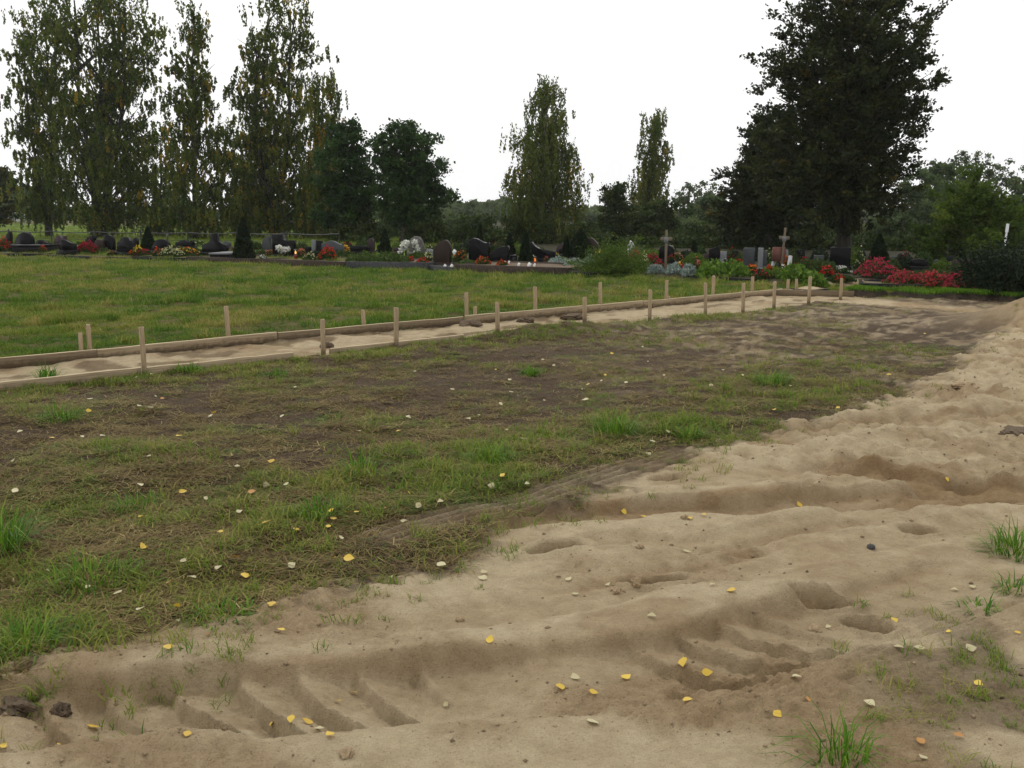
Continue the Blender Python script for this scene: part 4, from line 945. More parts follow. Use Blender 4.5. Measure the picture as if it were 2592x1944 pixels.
make_tree('leafy_tree', 'reddish brown tree at the left picture edge', 'tree', None, -10, 70, [(420, -30, 25), (440, -60, 40), (500, -80, 50), (560, -60, 40)], 590, 'broad', 26, 26, 5000, .22, .15, 'horn', 'bark', .15, .9, 1, .14, yellow=.3)

# ------------------------------------------------------------------ shrubs behind the graves
def shrub(name, label, u, vb, prof, style, leaf, nleaf, ll, lw, seed, y=None, cat='shrub', group=None, nl=26):
    if y is None: y = P0(u, vb)[1]
    return make_tree(name, label, cat, group, u, y, prof, vb, style, seed, nl, nleaf, ll, lw, leaf, 'bark', .05, .9, 3, .16, .9, vis=.05)
GS = 'shrubs behind the graves'
shrub('shrub', 'dark shrub under the maples left of the leaning trunk', 900, 632, [(545, 860, 930), (575, 830, 975), (615, 830, 990), (628, 840, 980)], 'broad', 'bush', 3500, .14, .10, 31, 46, group=GS)
shrub('shrub', 'olive shrub right of the leaning maple trunk', 1085, 640, [(560, 1050, 1120), (585, 1030, 1150), (620, 1030, 1160), (636, 1040, 1150)], 'broad', 'bush', 3600, .13, .10, 32, 43, group=GS)
shrub('shrub', 'dark shrub behind the swirl-topped headstone', 1200, 642, [(548, 1170, 1240), (575, 1140, 1270), (615, 1130, 1290), (638, 1140, 1280)], 'broad', 'bush', 5000, .13, .10, 33, 42, group=GS)
shrub('shrub', 'bushy dark shrub left of the slender birch foot', 1570, 640, [(470, 1530, 1565), (500, 1520, 1605), (550, 1510, 1630), (610, 1505, 1640), (635, 1515, 1630)], 'broad', 'bush', 9500, .14, .10, 34, 52, group=GS, nl=36)
shrub('shrub', 'olive shrub at the foot of the slender birch', 1665, 640, [(515, 1630, 1700), (545, 1605, 1725), (610, 1595, 1735), (635, 1605, 1725)], 'broad', 'bush', 9000, .14, .10, 35, 50, group=GS, nl=34)
shrub('shrub', 'shadowy shrub between slender birch and hornbeams', 1770, 642, [(570, 1740, 1810), (595, 1710, 1840), (625, 1705, 1850), (640, 1710, 1840)], 'broad', 'bush', 5000, .13, .10, 36, 46, group=GS)
shrub('shrub', 'low dark shrub under the smaller hornbeam', 1900, 645, [(585, 1850, 1960), (605, 1830, 1990), (640, 1830, 2000)], 'broad', 'bush', 4500, .12, .09, 37, 42, group=GS)
shrub('shrub', 'dark shrub left of the thick hornbeam trunk', 2040, 655, [(580, 2000, 2090), (605, 1980, 2110), (645, 1980, 2120)], 'broad', 'bush', 4500, .12, .09, 38, 40, group=GS)
shrub('shrub', 'grey green bushy tree right of the hornbeam crown', 2330, 625, [(425, 2315, 2350), (460, 2290, 2390), (520, 2270, 2410), (580, 2260, 2420), (620, 2270, 2410)], 'broad', 'greybush', 8000, .19, .12, 39, 60, 'tree', None, 40)
shrub('shrub', 'yellow green bush with pointed top at the far right', 2475, 668, [(470, 2440, 2480), (500, 2395, 2530), (550, 2365, 2580), (600, 2350, 2610), (645, 2345, 2620), (662, 2360, 2600)], 'horn', 'bushgreen', 15000, .10, .06, 40, 29, 'shrub', None, 60)
shrub('shrub', 'dark bush cut by the right picture edge behind the pole', 2620, 660, [(560, 2580, 2700), (600, 2560, 2740), (650, 2560, 2740)], 'broad', 'bush', 5000, .12, .09, 42, 33, group=GS)
shrub('shrub', 'grey bush between hornbeam trunk and far right bush', 2240, 640, [(540, 2200, 2290), (570, 2170, 2320), (620, 2165, 2340), (636, 2170, 2330)], 'broad', 'greybush', 6000, .16, .11, 43, 48, group=GS)
shrub('shrub', 'grey shrub under the leaning maple crown', 985, 628, [(540, 960, 1010), (560, 945, 1040), (600, 940, 1050), (622, 945, 1045)], 'broad', 'greybush', 3500, .16, .11, 44, 54, group=GS)
shrub('shrub', 'green brushwood under the weeping birch in the middle', 1330, 640, [(560, 1290, 1380), (590, 1270, 1420), (632, 1270, 1430)], 'broad', 'bush', 5000, .13, .09, 45, 45, group=GS)
shrub('shrub', 'green brushwood right of the middle birch trunk', 1460, 640, [(570, 1420, 1500), (595, 1400, 1530), (634, 1400, 1530)], 'broad', 'bush', 4500, .13, .09, 46, 47, group=GS)
shrub('leafy_tree', 'mid green tree far behind between hornbeam and willow', 2380, 618, [(400, 2360, 2400), (430, 2330, 2430), (500, 2310, 2450), (580, 2310, 2450), (610, 2320, 2440)], 'broad', 'greybush', 9000, .22, .14, 78, 68, 'tree', None, 40)
shrub('leafy_tree', 'mid green tree cut by the right picture edge behind', 2600, 618, [(420, 2580, 2640), (460, 2550, 2680), (540, 2540, 2690), (610, 2550, 2680)], 'broad', 'greybush', 8000, .22, .14, 79, 66, 'tree', None, 36)
shrub('leafy_tree', 'mid green tree far behind left of the hornbeams', 1800, 615, [(490, 1780, 1830), (520, 1750, 1860), (580, 1740, 1870), (608, 1750, 1860)], 'broad', 'greybush', 7000, .22, .14, 80, 70, 'tree', None, 34)
shrub('shrub', 'broad dark shrub far behind the crosses', 1850, 625, [(530, 1800, 1900), (560, 1760, 1940), (600, 1750, 1960), (620, 1760, 1950)], 'broad', 'bush', 8000, .18, .13, 71, 62, group=GS, nl=36)
shrub('shrub', 'broad dark shrub far behind the hornbeam trunk', 2100, 630, [(540, 2040, 2150), (570, 2000, 2200), (605, 1990, 2220), (625, 2000, 2200)], 'broad', 'bush', 8000, .18, .13, 72, 58, group=GS, nl=36)
shrub('shrub', 'dim shrub row right of the hornbeam trunk', 2290, 640, [(575, 2250, 2340), (595, 2220, 2380), (630, 2210, 2390)], 'broad', 'bush', 6000, .15, .11, 73, 50, group=GS, nl=30)
shrub('shrub', 'dim shrub left of the far right bush', 2390, 650, [(580, 2350, 2430), (600, 2330, 2460), (640, 2320, 2470)], 'broad', 'bush', 5000, .14, .10, 74, 42, group=GS, nl=28)
shrub('shrub', 'dim shrub behind the slender birch foot', 1720, 625, [(555, 1690, 1760), (580, 1660, 1790), (615, 1650, 1800)], 'broad', 'greybush', 6000, .18, .13, 75, 62, group=GS, nl=30)
shrub('shrub', 'dim shrub on the horizon right of the middle birch', 1500, 622, [(560, 1470, 1530), (580, 1440, 1560), (612, 1430, 1570)], 'broad', 'greybush', 6000, .18, .13, 76, 64, group=GS, nl=30)
shrub('shrub', 'dim shrub on the horizon left of the middle birch', 1150, 618, [(545, 1110, 1190), (570, 1080, 1230), (608, 1070, 1250)], 'broad', 'greybush', 7000, .18, .13, 77, 66, group=GS, nl=34)
HED = [(1500, 'left of the flame sculpture'), (1610, 'behind the coral flowers'), (1720, 'behind the narrow thuja'), (1800, 'behind the slanted black headstone'), (1880, 'behind the tall grey headstone'), (1960, 'behind the leaning cross'), (2050, 'left of the hornbeam trunk foot'), (2180, 'right of the hornbeam trunk foot'), (2260, 'right behind the shaded thuja'), (2340, 'behind the black stone with the lamp'), (2420, 'behind the broad plum stone')]
for k_, (u_, w_) in enumerate(HED):
    t_ = 603 + (k_ * 37) % 13
    shrub('shrub', 'shadowy low shrub in the back row ' + w_, u_, 650, [(t_, u_ - 30, u_ + 25), (t_ + 14, u_ - 55, u_ + 55), (640, u_ - 62, u_ + 62), (648, u_ - 58, u_ + 58)], 'broad', 'bush', 2600, .13, .10, 400 + k_, 41.5 - k_ * .55, group='shrubs of the back row')
shrub('juniper', 'low dark juniper cut by the right picture edge in front', 2550, 752, [(655, 2525, 2600), (672, 2490, 2640), (700, 2475, 2660), (735, 2470, 2660), (748, 2480, 2650)], 'horn', 'thuja', 9000, .07, .03, 47, None, 'shrub', None, 40)
shrub('shrub', 'sprawling olive green bush beside the wooden cross', 1545, 704, [(643, 1520, 1580), (655, 1490, 1620), (680, 1465, 1640), (700, 1460, 1640)], 'horn', 'bushgreen', 6000, .06, .025, 48, None, 'shrub', None, 40)

# distant wood and far field edge: one mass on the horizon
def wood(name, label, spans, leaf, y0, y1, seed, n_each, sz):
    g = np.random.default_rng(seed); b = MB(); tr = MB()
    for (ua, ub, vt) in spans:
        n = max(2, int((ub - ua) / 22))
        for k in range(n):
            u = ua + (ub - ua) * (k + .5) / n + g.normal(0, 6); y = g.uniform(y0, y1)
            x_, zt = XZ(u, vt + g.normal(4, 5), y); w = g.uniform(1.6, 3.0) * y / 150
            hh = max(zt, 1.0); m = n_each
            a = g.uniform(0, 6.283, m); t = g.uniform(0, 1, m) ** .8; r = w * np.sin(np.pi * np.clip(t * .85 + .12, 0, 1)) ** .7 * np.sqrt(g.uniform(.2, 1, m))
            c = np.stack([x_ + r * np.cos(a), y + r * np.sin(a), hh * (.02 + .98 * t)], 1) + g.normal(0, .12, (m, 3))
            b.leaves(c, g.normal(0, 1, (m, 3)), sz * g.uniform(.6, 1.4, m) * y / 150, sz * .6 * y / 150, g, np.clip(g.normal(.5, .2, m) + g.normal(0, .12), 0, 1))
            tr.tube([(x_, y, -.2), (x_, y, hh * .8)], [.15, .03], 5)
    o = b.obj(name, M[leaf]); tag(o, label, 'wood', None, 'stuff')
    t = tr.obj('trunks', M['bark'], o)
    return o
wood('distant_wood', 'hazy band of distant woodland along the horizon', [(1040, 1300, 508), (1300, 1560, 528), (1440, 1540, 540), (1660, 2000, 540), (2000, 2700, 530)], 'willow', 130, 190, 51, 420, .75)
wood('distant_wood', 'dark far hedge behind the left birches', [(-300, 130, 470), (130, 420, 525), (420, 1000, 528)], 'greybush', 150, 230, 52, 420, .8)
def spruce(u, vt, y, w, lab, seed, group):
    g = np.random.default_rng(seed); x_, zt = XZ(u, vt, y); e = empty('spruce_tree', (x_, y, 0), 0, lab, 'tree', group)
    MB().tube([(0, 0, -.2), (0, 0, zt * .9)], [.18, .03], 6).obj('trunk', M['bark'], e)
    n = 2600; t = g.uniform(0, 1, n) ** .75; a = g.uniform(0, 6.283, n); tier = np.floor(t * 13) / 13
    r = w * (1 - t) * (.55 + .45 * (1 - (t - tier) * 13)) * g.uniform(.5, 1.05, n)
    c = np.stack([r * np.cos(a), r * np.sin(a), zt * (.08 + .92 * t) - .25 * r], 1)
    MB().leaves(c, np.stack([np.cos(a), np.sin(a), -.5 * np.ones(n)], 1), .5, .16, g, g.uniform(0, 1, n)).obj('crown', M['greybush'], e)
spruce(1483, 520, 140, 2.0, 'small pointed spruce tip on the horizon right of the middle birch', 61, 'distant spruces'); spruce(1442, 530, 150, 2.2, 'lower spruce tip at the middle birch edge', 62, 'distant spruces')
spruce(15, 425, 120, 3.2, 'spruce tip at the far left behind the birches', 63, 'distant spruces')
# ------------------------------------------------------------------ cemetery
ROWA = -.50      # the grave rows run down to the right
def at_depth(u, v):
    x_, y_, z_ = G(u, v); return x_, y_, z_
SHAPES = {
 'round': [(-.5, 0), (.5, 0), (.5, .62), (.46, .76), (.36, .89), (.2, .975), (0, 1), (-.2, .975), (-.36, .89), (-.46, .76), (-.5, .62)],
 'arch_left': [(-.5, 0), (.5, 0), (.5, .55), (.4, .8), (.28, .97), (.1, 1), (-.05, .97), (-.2, .88), (-.33, .7), (-.44, .45), (-.5, .2)],
 'slope_right': [(-.5, 0), (.5, 0), (.5, .55), (.3, .72), (.05, .9), (-.2, 1), (-.38, .93), (-.46, .8), (-.5, .6)],
 'slope_left': [(-.5, 0), (.5, 0), (.5, .9), (.44, 1), (.3, .98), (.05, .92), (-.2, .8), (-.38, .62), (-.5, .42)],
 'lean_tear': [(-.35, 0), (.3, 0), (.45, .45), (.5, .8), (.42, 1), (.1, .98), (-.25, .85), (-.48, .6), (-.5, .35)],
 'swirl': [(-.5, 0), (.5, 0), (.5, .78), (.48, .81), (.34, .80), (.2, .83), (.05, .91), (-.12, .985), (-.28, 1), (-.41, .96), (-.5, .86)],
 'swoop': [(-.5, 0), (.5, 0), (.5, .42), (.36, .45), (.1, .5), (-.1, .58), (-.25, .70), (-.36, .86), (-.43, 1), (-.5, .9)],
 'book': [(-.5, 0), (.5, 0), (.5, .7), (.48, .97), (.42, .95), (.34, .8), (.2, .76), (.1, .98), (-.1, 1), (-.25, .92), (-.34, .72), (-.44, .7), (-.5, .6)],
 'cathedral': [(-.5, 0), (.5, 0), (.5, .38), (.35, .44), (.2, .55), (.13, .66), (.13, .97), (.05, 1), (-.12, .93), (-.13, .66), (-.2, .55), (-.35, .44), (-.5, .38)],
 'stepped': [(-.5, 0), (.5, 0), (.5, .68), (.48, .72), (.1, .72), (-.02, .76), (-.02, .98), (-.06, 1), (-.46, 1), (-.5, .97)],
 'wave': [(-.5, 0), (.5, 0), (.5, .68), (.4, .71), (.25, .82), (.08, .96), (-.08, 1), (-.25, .9), (-.38, .82), (-.5, .8)],
 'pointed': [(-.5, 0), (.5, 0), (.5, .68), (.44, .85), (.32, .97), (.2, 1), (.05, .95), (-.2, .84), (-.4, .7), (-.49, .52)],
 'horn': [(-.5, 0), (.5, 0), (.44, .5), (.38, .78), (.5, 1), (.2, .96), (-.1, .9), (-.35, .78), (-.5, .55)],
 'slab': [(-.5, 0), (.5, 0), (.5, .97), (.46, 1), (-.46, 1), (-.5, .97)],
 'slant': [(-.5, 0), (.5, 0), (.5, .97), (.44, 1), (-.44, .78), (-.5, .74)],
 'flame': [(-.32, 0), (.34, 0), (.48, .25), (.4, .45), (.5, .4), (.2, .75), (-.1, 1), (-.2, .75), (-.32, .6), (-.5, .35)],
 'rock': [(-.5, 0), (.5, 0), (.52, .4), (.4, .75), (.2, .97), (-.1, 1), (-.35, .85), (-.47, .5)]}
def prism(out, w, h, t, bev=.012):
    """upright slab with a bevelled face cut to an outline"""
    p = np.array(out); n = len(p); q = p * np.array([w, h]); c = q.mean(0)
    ins = c + (q - c) * (1 - bev * 2 / max(w, .2))
    v = [(*a[:1], y, a[1]) for y, s in ((-t / 2, ins), (-t / 2 + bev, q), (t / 2 - bev, q), (t / 2, ins)) for a in s]
    f = [tuple(range(n)), tuple(range(4 * n - 1, 3 * n - 1, -1))]
    for k in range(3):
        for i in range(n): f.append((k * n + (i + 1) % n, k * n + i, k * n + n + i, k * n + n + (i + 1) % n))
    b = MB(); b.add(np.array(v), f); return b
def headstone(label, u0, u1, vt, vb, shape, m, plinth=True, rz=None, t=.14, parts=None):
    u = (u0 + u1) / 2; x_, y_, z_ = G(u, vb)
    xa, xb = XZ(u0, vb, y_)[0], XZ(u1, vb, y_)[0]; a = ROWA * .6 if rz is None else rz
    w = max((xb - xa) / math.cos(a) - abs(t * math.sin(a)) * .5, .12); h = max(XZ(u, vt, y_)[1] - z_, .25)
    e = empty('headstone', (x_, y_, z_), a, label, 'headstone', None)
    ph = .12 if plinth else 0.0
    prism(SHAPES[shape], w, h - ph + .02, t).obj('stone', M[m], e, loc=(0, 0, ph - .02))
    if plinth: MB().box((0, 0, ph / 2 - .05), (w * 1.12, t * 2.1, ph + .1), 0, 0, .5, .012).obj('plinth', M[m], e)
    return e, w, h
HS = [('small leaning dark headstone at the left picture edge', 16, 35, 587, 630, 'lean_tear', 'black_granite'),
 ('large black arched headstone at far left behind red flowers', 36, 92, 588, 636, 'arch_left', 'black_granite'),
 ('low sloping black headstone right of the large arched one', 92, 134, 607, 634, 'slope_right', 'black_granite'),
 ('plum headstone showing over low ones at far left', 138, 172, 596, 628, 'book', 'plum_granite'),
 ('black sloping headstone left of the crimson flowers', 150, 196, 606, 641, 'slope_right', 'black_granite'),
 ('tilted black headstone behind the crimson flowers', 217, 246, 596, 630, 'lean_tear', 'black_granite'),
 ('dark grey headstone between crimson flowers and a round-topped one', 240, 267, 606, 640, 'rock', 'brown_granite'),
 ('round-topped black headstone left of the book-shaped one', 264, 294, 594, 640, 'round', 'black_granite'),
 ('black book-shaped headstone with a horn at its right', 296, 355, 600, 646, 'book', 'black_granite'),
 ('black rounded headstone right of the first small thuja', 384, 434, 605, 642, 'arch_left', 'black_granite'),
 ('low black pair of scalloped stones behind the clipped hedge', 444, 494, 608, 630, 'book', 'black_granite'),
 ('cathedral-shaped black headstone with a tall middle pillar', 511, 582, 589, 648, 'cathedral', 'black_granite'),
 ('small grey headstone between the pillar stone and the big thuja', 566, 586, 611, 632, 'round', 'grey_granite'),
 ('grey horn-shaped headstone right of the big thuja', 665, 690, 597, 640, 'horn', 'grey_granite'),
 ('stepped black headstone with white blossoms in front', 690, 752, 594, 652, 'stepped', 'black_granite'),
 ('small black stone left of the pale pillar', 773, 790, 624, 645, 'slab', 'black_granite'),
 ('pale grey pillar stone beside the wave-topped headstone', 790, 800, 607, 646, 'slab', 'light_granite'),
 ('dark flat headstone right behind the pale pillar', 798, 818, 609, 643, 'slab', 'black_granite'),
 ('grey wave-topped headstone above red flowers', 815, 872, 609, 650, 'wave', 'grey_granite'),
 ('black block headstone behind the green juniper', 884, 936, 622, 645, 'slab', 'black_granite'),
 ('narrow plum headstone left of the small thuja', 932, 949, 603, 644, 'round', 'plum_granite'),
 ('low plum stone with white flowers beside the leaning trunk', 996, 1018, 627, 646, 'slope_right', 'plum_granite'),
 ('rough fieldstone headstone with white bouquets', 1036, 1074, 598, 648, 'rock', 'rock'),
 ('big brown headstone with an off-centre point, nearest in the middle', 1097, 1143, 607, 681, 'pointed', 'brown_granite'),
 ('pale boulder left of the big brown headstone', 1077, 1098, 630, 650, 'rock', 'light_granite'),
 ('black headstone with a swirling top catching the light', 1187, 1241, 603, 668, 'swirl', 'black_granite'),
 ('black headstone with a left-sloping top beside the thuja pair', 1241, 1290, 622, 672, 'slope_left', 'black_granite'),
 ('black headstone with a swooping top right of the thuja pair', 1342, 1405, 612, 664, 'swoop', 'black_granite'),
 ('tall thin stone with a curled tip behind the swooping one', 1408, 1428, 616, 650, 'slope_left', 'plum_granite'),
 ('brown headstone with a slanted top right of the round thuja', 1486, 1516, 601, 652, 'slope_right', 'brown_granite'),
 ('pale flame-shaped sculpture on a dark stone', 1587, 1607, 608, 640, 'flame', 'pale_stone'),
 ('dark headstone behind the first wooden cross', 1668, 1706, 620, 668, 'round', 'black_granite'),
 ('small grey stone behind the red flowers by the cross', 1660, 1672, 632, 656, 'round', 'light_granite'),
 ('black stepped headstone with slanted top left of the grey one', 1793, 1822, 622, 672, 'slant', 'black_granite'),
 ('lower dark stone leaning on the slanted black headstone', 1775, 1794, 640, 672, 'slant', 'plum_granite'),
 ('small light grey headstone with an orange bouquet', 1818, 1839, 636, 668, 'slab', 'light_granite'),
 ('tall grey headstone above the red flowers', 1880, 1909, 627, 684, 'slab', 'grey_granite'),
 ('tall pale grey pillar headstone right of the tall grey one', 1917, 1930, 627, 690, 'slab', 'light_granite'),
 ('short grey stone behind the pale pillar', 1928, 1939, 635, 688, 'slab', 'grey_granite'),
 ('grey headstone in the shade left of the hornbeam trunk', 2058, 2084, 646, 684, 'slab', 'grey_granite'),
 ('wide black headstone in front of the hornbeam trunk', 2100, 2150, 626, 684, 'slab', 'black_granite'),
 ('black stone with a white lamp right of the pink flowers', 2305, 2346, 655, 684, 'round', 'black_granite'),
 ('grey round stone right of the white lamp', 2362, 2378, 657, 684, 'round', 'grey_granite'),
 ('grey stone behind the shaded thuja', 2256, 2264, 648, 672, 'slab', 'grey_granite'),
 ('dark broad stone behind the pink flowers near the far right bush', 2410, 2470, 656, 688, 'round', 'plum_granite'),
 ('far black headstone peeping between sprawling bush and cross', 1618, 1636, 632, 656, 'round', 'black_granite'), ('far dark headstone left of the narrow thuja', 1735, 1752, 634, 658, 'slab', 'plum_granite'),
 ('dark headstone left of the tall grey one', 1850, 1872, 634, 664, 'round', 'black_granite'), ('dark headstone behind the leaning white slats', 2012, 2036, 632, 668, 'slab', 'black_granite'), ('black headstone between white cushion and shaded thuja', 2168, 2190, 634, 672, 'round', 'black_granite'),
 ('dark headstone right of the shaded thuja', 2270, 2292, 640, 676, 'slope_right', 'black_granite'), ('small black headstone far back under the far right bush', 2392, 2410, 648, 680, 'slab', 'black_granite'), ('dark low headstone between the two swirling ones', 1282, 1300, 626, 652, 'round', 'black_granite'),
 ('dark headstone left of the fieldstone, far back', 955, 972, 618, 640, 'round', 'black_granite'), ('small dark headstone in the far row right of the big brown one', 1150, 1172, 620, 646, 'slab', 'black_granite'), ('black headstone in the far row left of the egg-shaped thuja', 1415, 1432, 628, 652, 'round', 'black_granite'), ('dark stone in the far row left of the flame sculpture', 1535, 1556, 628, 652, 'slope_left', 'black_granite')]
HE = {}
for i, h in enumerate(HS): HE[i] = headstone(*h, t=.12 if h[2] - h[1] < 25 else .16)
# flat ledger slabs
def ledger(label, u0, u1, v, dep, hh, m, rz=0):
    x_, y_, z_ = G((u0 + u1) / 2, v); w = XZ(u1, v, y_)[0] - XZ(u0, v, y_)[0]
    e = empty('ledger_slab', (x_, y_, z_), rz, label, 'grave slab')
    MB().box((0, dep / 2, hh * .36), (w * .94, dep * .94, hh * .72), 0, 0, .5, .01).obj('base', M['kerbblack'], e)
    MB().box((0, dep / 2, hh * .86), (w, dep, hh * .26), 0, 0, .5, .015).obj('slab', M[m], e)
ledger('polished black grave slab under the large arched headstone', 22, 104, 644, 1.4, .26, 'black_granite', -.2)
ledger('pale stone slab with yellow flowers before the pillar headstone', 526, 582, 655, 1.2, .22, 'light_granite', -.2)
ledger('flat black slab behind red flowers left of the swirl headstone', 1262, 1292, 672, .6, .28, 'black_granite', -.3)

# kerb frames of the front graves
def kerb(label, pts, m, h, dep=1.9):
    """front kerb with side kerbs running back"""
    P_ = [G(u, v) for u, v in pts]; a, b = np.array(P_[0]), np.array(P_[1])
    L = np.linalg.norm((b - a)[:2]); an = math.atan2(b[1] - a[1], b[0] - a[0]); z = min(a[2], b[2])
    e = empty('grave_kerb', (a[0], a[1], z), an, label, 'grave kerb', 'kerbs of the front graves'); e['kind'] = 'thing'
    MB().box((L / 2, 0, h / 2 - .08), (L, .08, h + .16), 0, 0, .5, .008).obj('front_kerb', M[m], e)
    for xx in (.04, L - .04): MB().box((xx, dep / 2 + .043, h / 2 - .083), (.078, dep, h + .15), 0, 0, .5, .008).obj('side_kerb', M[m], e)
    MB().box((L / 2, dep + .09, h / 2 - .08), (L, .08, h + .156), 0, 0, .5, .008).obj('back_kerb', M[m], e)
    n = 14; xs = np.linspace(.085, L - .085, n); ys = np.linspace(.045, dep + .04, n); X, Y = np.meshgrid(xs, ys, indexing='ij')
    zz = h - .05 + (fbm(X * 3 + a[0], Y * 3, 7) - .4) * .08
    i = np.arange(n - 1)[:, None] * n; j = np.arange(n - 1)[None]
    f = np.stack([i + j, i + n + j, i + n + j + 1, i + j + 1], -1).reshape(-1, 4)
    MB().add(np.stack([X, Y, zz], -1).reshape(-1, 3), f).obj('bed_soil', M['soil'], e, True)
kerb('dark low kerb at the far left under the black slab', [(-60, 648), (112, 652)], 'kerbblack', .10)
kerb('low dark kerb in front of the crimson flowers', [(118, 651), (330, 658)], 'kerbblack', .07)
kerb('dark kerb in front of the orange and cream flowers', [(335, 658), (470, 662)], 'kerbblack', .10)
kerb('brown kerb below the pale slab and the big thuja', [(474, 662), (655, 667)], 'kerbbrown', .14)
kerb('brown kerb in front of the stepped headstone and red flowers', [(658, 667), (874, 678)], 'kerbbrown', .16)
kerb('grey kerb holding the spreading green juniper', [(878, 680), (1085, 686)], 'kerbgrey', .20)
kerb('thin grey kerb in front of the big brown headstone', [(1088, 686), (1150, 689)], 'kerbgrey', .13, .9)
kerb('brown kerb below the swirl headstone with white figurines', [(1152, 692), (1436, 700)], 'kerbbrown', .20)
kerb('black kerb in front of the silver plants', [(1440, 700), (1500, 702)], 'kerbblack', .12, 1.5)
kerb('dark kerb below the first lime green bush', [(1700, 706), (1900, 720)], 'kerbblack', .07)
kerb('dark kerb below the second lime green bush', [(1905, 721), (2050, 730)], 'kerbblack', .07)
kerb('black kerb around the long bed of pink flowers', [(2176, 736), (2475, 746)], 'kerbblack', .15, 1.1)

# thujas
def thuja(label, u, vt, vb, w_px, seed, rnd=False, m='thuja'):
    x_, y_, z_ = G(u, vb); h = XZ(u, vt, y_)[1] - z_; w = w_px * y_ / F
    e = empty('thuja', (x_, y_, z_), 0, label, 'thuja', 'clipped thujas among the graves'); g = np.random.default_rng(seed)
    MB().tube([(0, 0, -.1), (0, 0, h * .9)], [.05, .01], 6).obj('trunk', M['bark'], e)
    n = int(2200 + 1800 * h * w); t = g.uniform(0, 1, n) ** 1.25; a = g.uniform(0, 6.283, n)
    pr = (np.sin(np.pi * np.clip(t * .72 + .28, 0, 1)) ** .8 if rnd else (1 - t) ** .78 * sm(-.08, .12, t))
    lob = 1 + .16 * (fbm(a * 2.2, t * 7, seed) - .5) * 2
    r = w / 2 * pr * lob * np.sqrt(g.uniform(.35, 1.08, n))
    c = np.stack([r * np.cos(a), r * np.sin(a), .03 + h * t * .97], 1)
    d = np.stack([np.cos(a) * .5, np.sin(a) * .5, np.ones(n)], 1) + g.normal(0, .3, (n, 3))
    MB().leaves(c, d, g.uniform(.06, .13, n), g.uniform(.025, .05, n), g, np.clip(g.normal(.45, .22, n), 0, 1)).obj('foliage', M[m], e)
TH = [('largest conical thuja in front of the kerb at left', 619, 553, 664, 62, 0), ('small thuja between book-shaped and rounded headstones', 377, 576, 640, 44, 0), ('thuja left of the leaning maple trunk', 975, 581, 644, 36, 0),
      ('left thuja of the pair right of the swirl headstone', 1290, 592, 668, 40, 0), ('right thuja of the pair, slimmer and closer to the flame', 1331, 590, 672, 40, 0), ('wide egg-shaped thuja behind the silver plants', 1468, 584, 655, 52, 1),
      ('small thuja left of the egg-shaped one', 1434, 600, 654, 26, 0), ('bluish thuja behind the flame sculpture', 1555, 602, 650, 44, 1), ('narrow thuja behind the silver plants by the crosses', 1756, 612, 656, 20, 0),
      ('large shaded thuja right of the hornbeam trunk', 2222, 594, 690, 66, 0), ('slim dark thuja behind the swirl headstone', 1215, 568, 640, 24, 0)]
for k, (lab, u, a, b, w, r) in enumerate(TH): thuja(lab, u, a, b, w, 500 + k, r)

# flowers and low plants
def plant(name, label, u, vb, w_px, h_px, bloom, seed, nf=260, fs=.045, leaf='fgreen', cover=.65, dep=.45, ls=.07, cat='flowers', group=None, sit=0.0, nl=None, on=None):
    """low mound of leaves with blossoms on top"""
    x_, y_, z_ = G(u, vb); w = w_px * y_ / F; h = h_px * y_ / F * 1.05; g = np.random.default_rng(seed)
    z_ += sit
    e = empty(name, (x_, y_, z_), 0, label, cat, group)
    def mound(n, lo, hi):
        t = g.uniform(-1, 1, n); q = g.uniform(-1, 1, n); rr = np.clip(1 - t ** 2 * .8 - q ** 2 * .7, .05, 1)
        top = h * rr ** .7 * (.62 + .7 * fbm(t * 3.0 + seed, q * 2.0, seed, 3))
        return np.stack([t * w / 2, q * dep / 2, top * g.uniform(lo, hi, n)], 1)
    nl = nl or int(500 + 1500 * w)
    c = mound(nl, .05, .92); d = g.normal(0, .7, (nl, 3)) + np.array([0, 0, .8])
    MB().leaves(c, d, ls * g.uniform(.6, 1.4, nl), ls * .45, g, np.clip(g.normal(.45, .22, nl), 0, 1)).obj('foliage', M[leaf], e)
    if bloom:
        for (m, fr) in (bloom if isinstance(bloom, list) else [(bloom, 1.0)]):
            n = int(nf * fr); c = mound(n, cover, 1.06); b = MB()
            for k in range(3):
                b.leaves(c + g.normal(0, fs * .18, (n, 3)), g.normal(0, 1, (n, 3)), fs * g.uniform(.7, 1.3, n), fs * .7, g, g.uniform(0, 1, n))
            b.obj('blossoms', M[m], e)
    return e
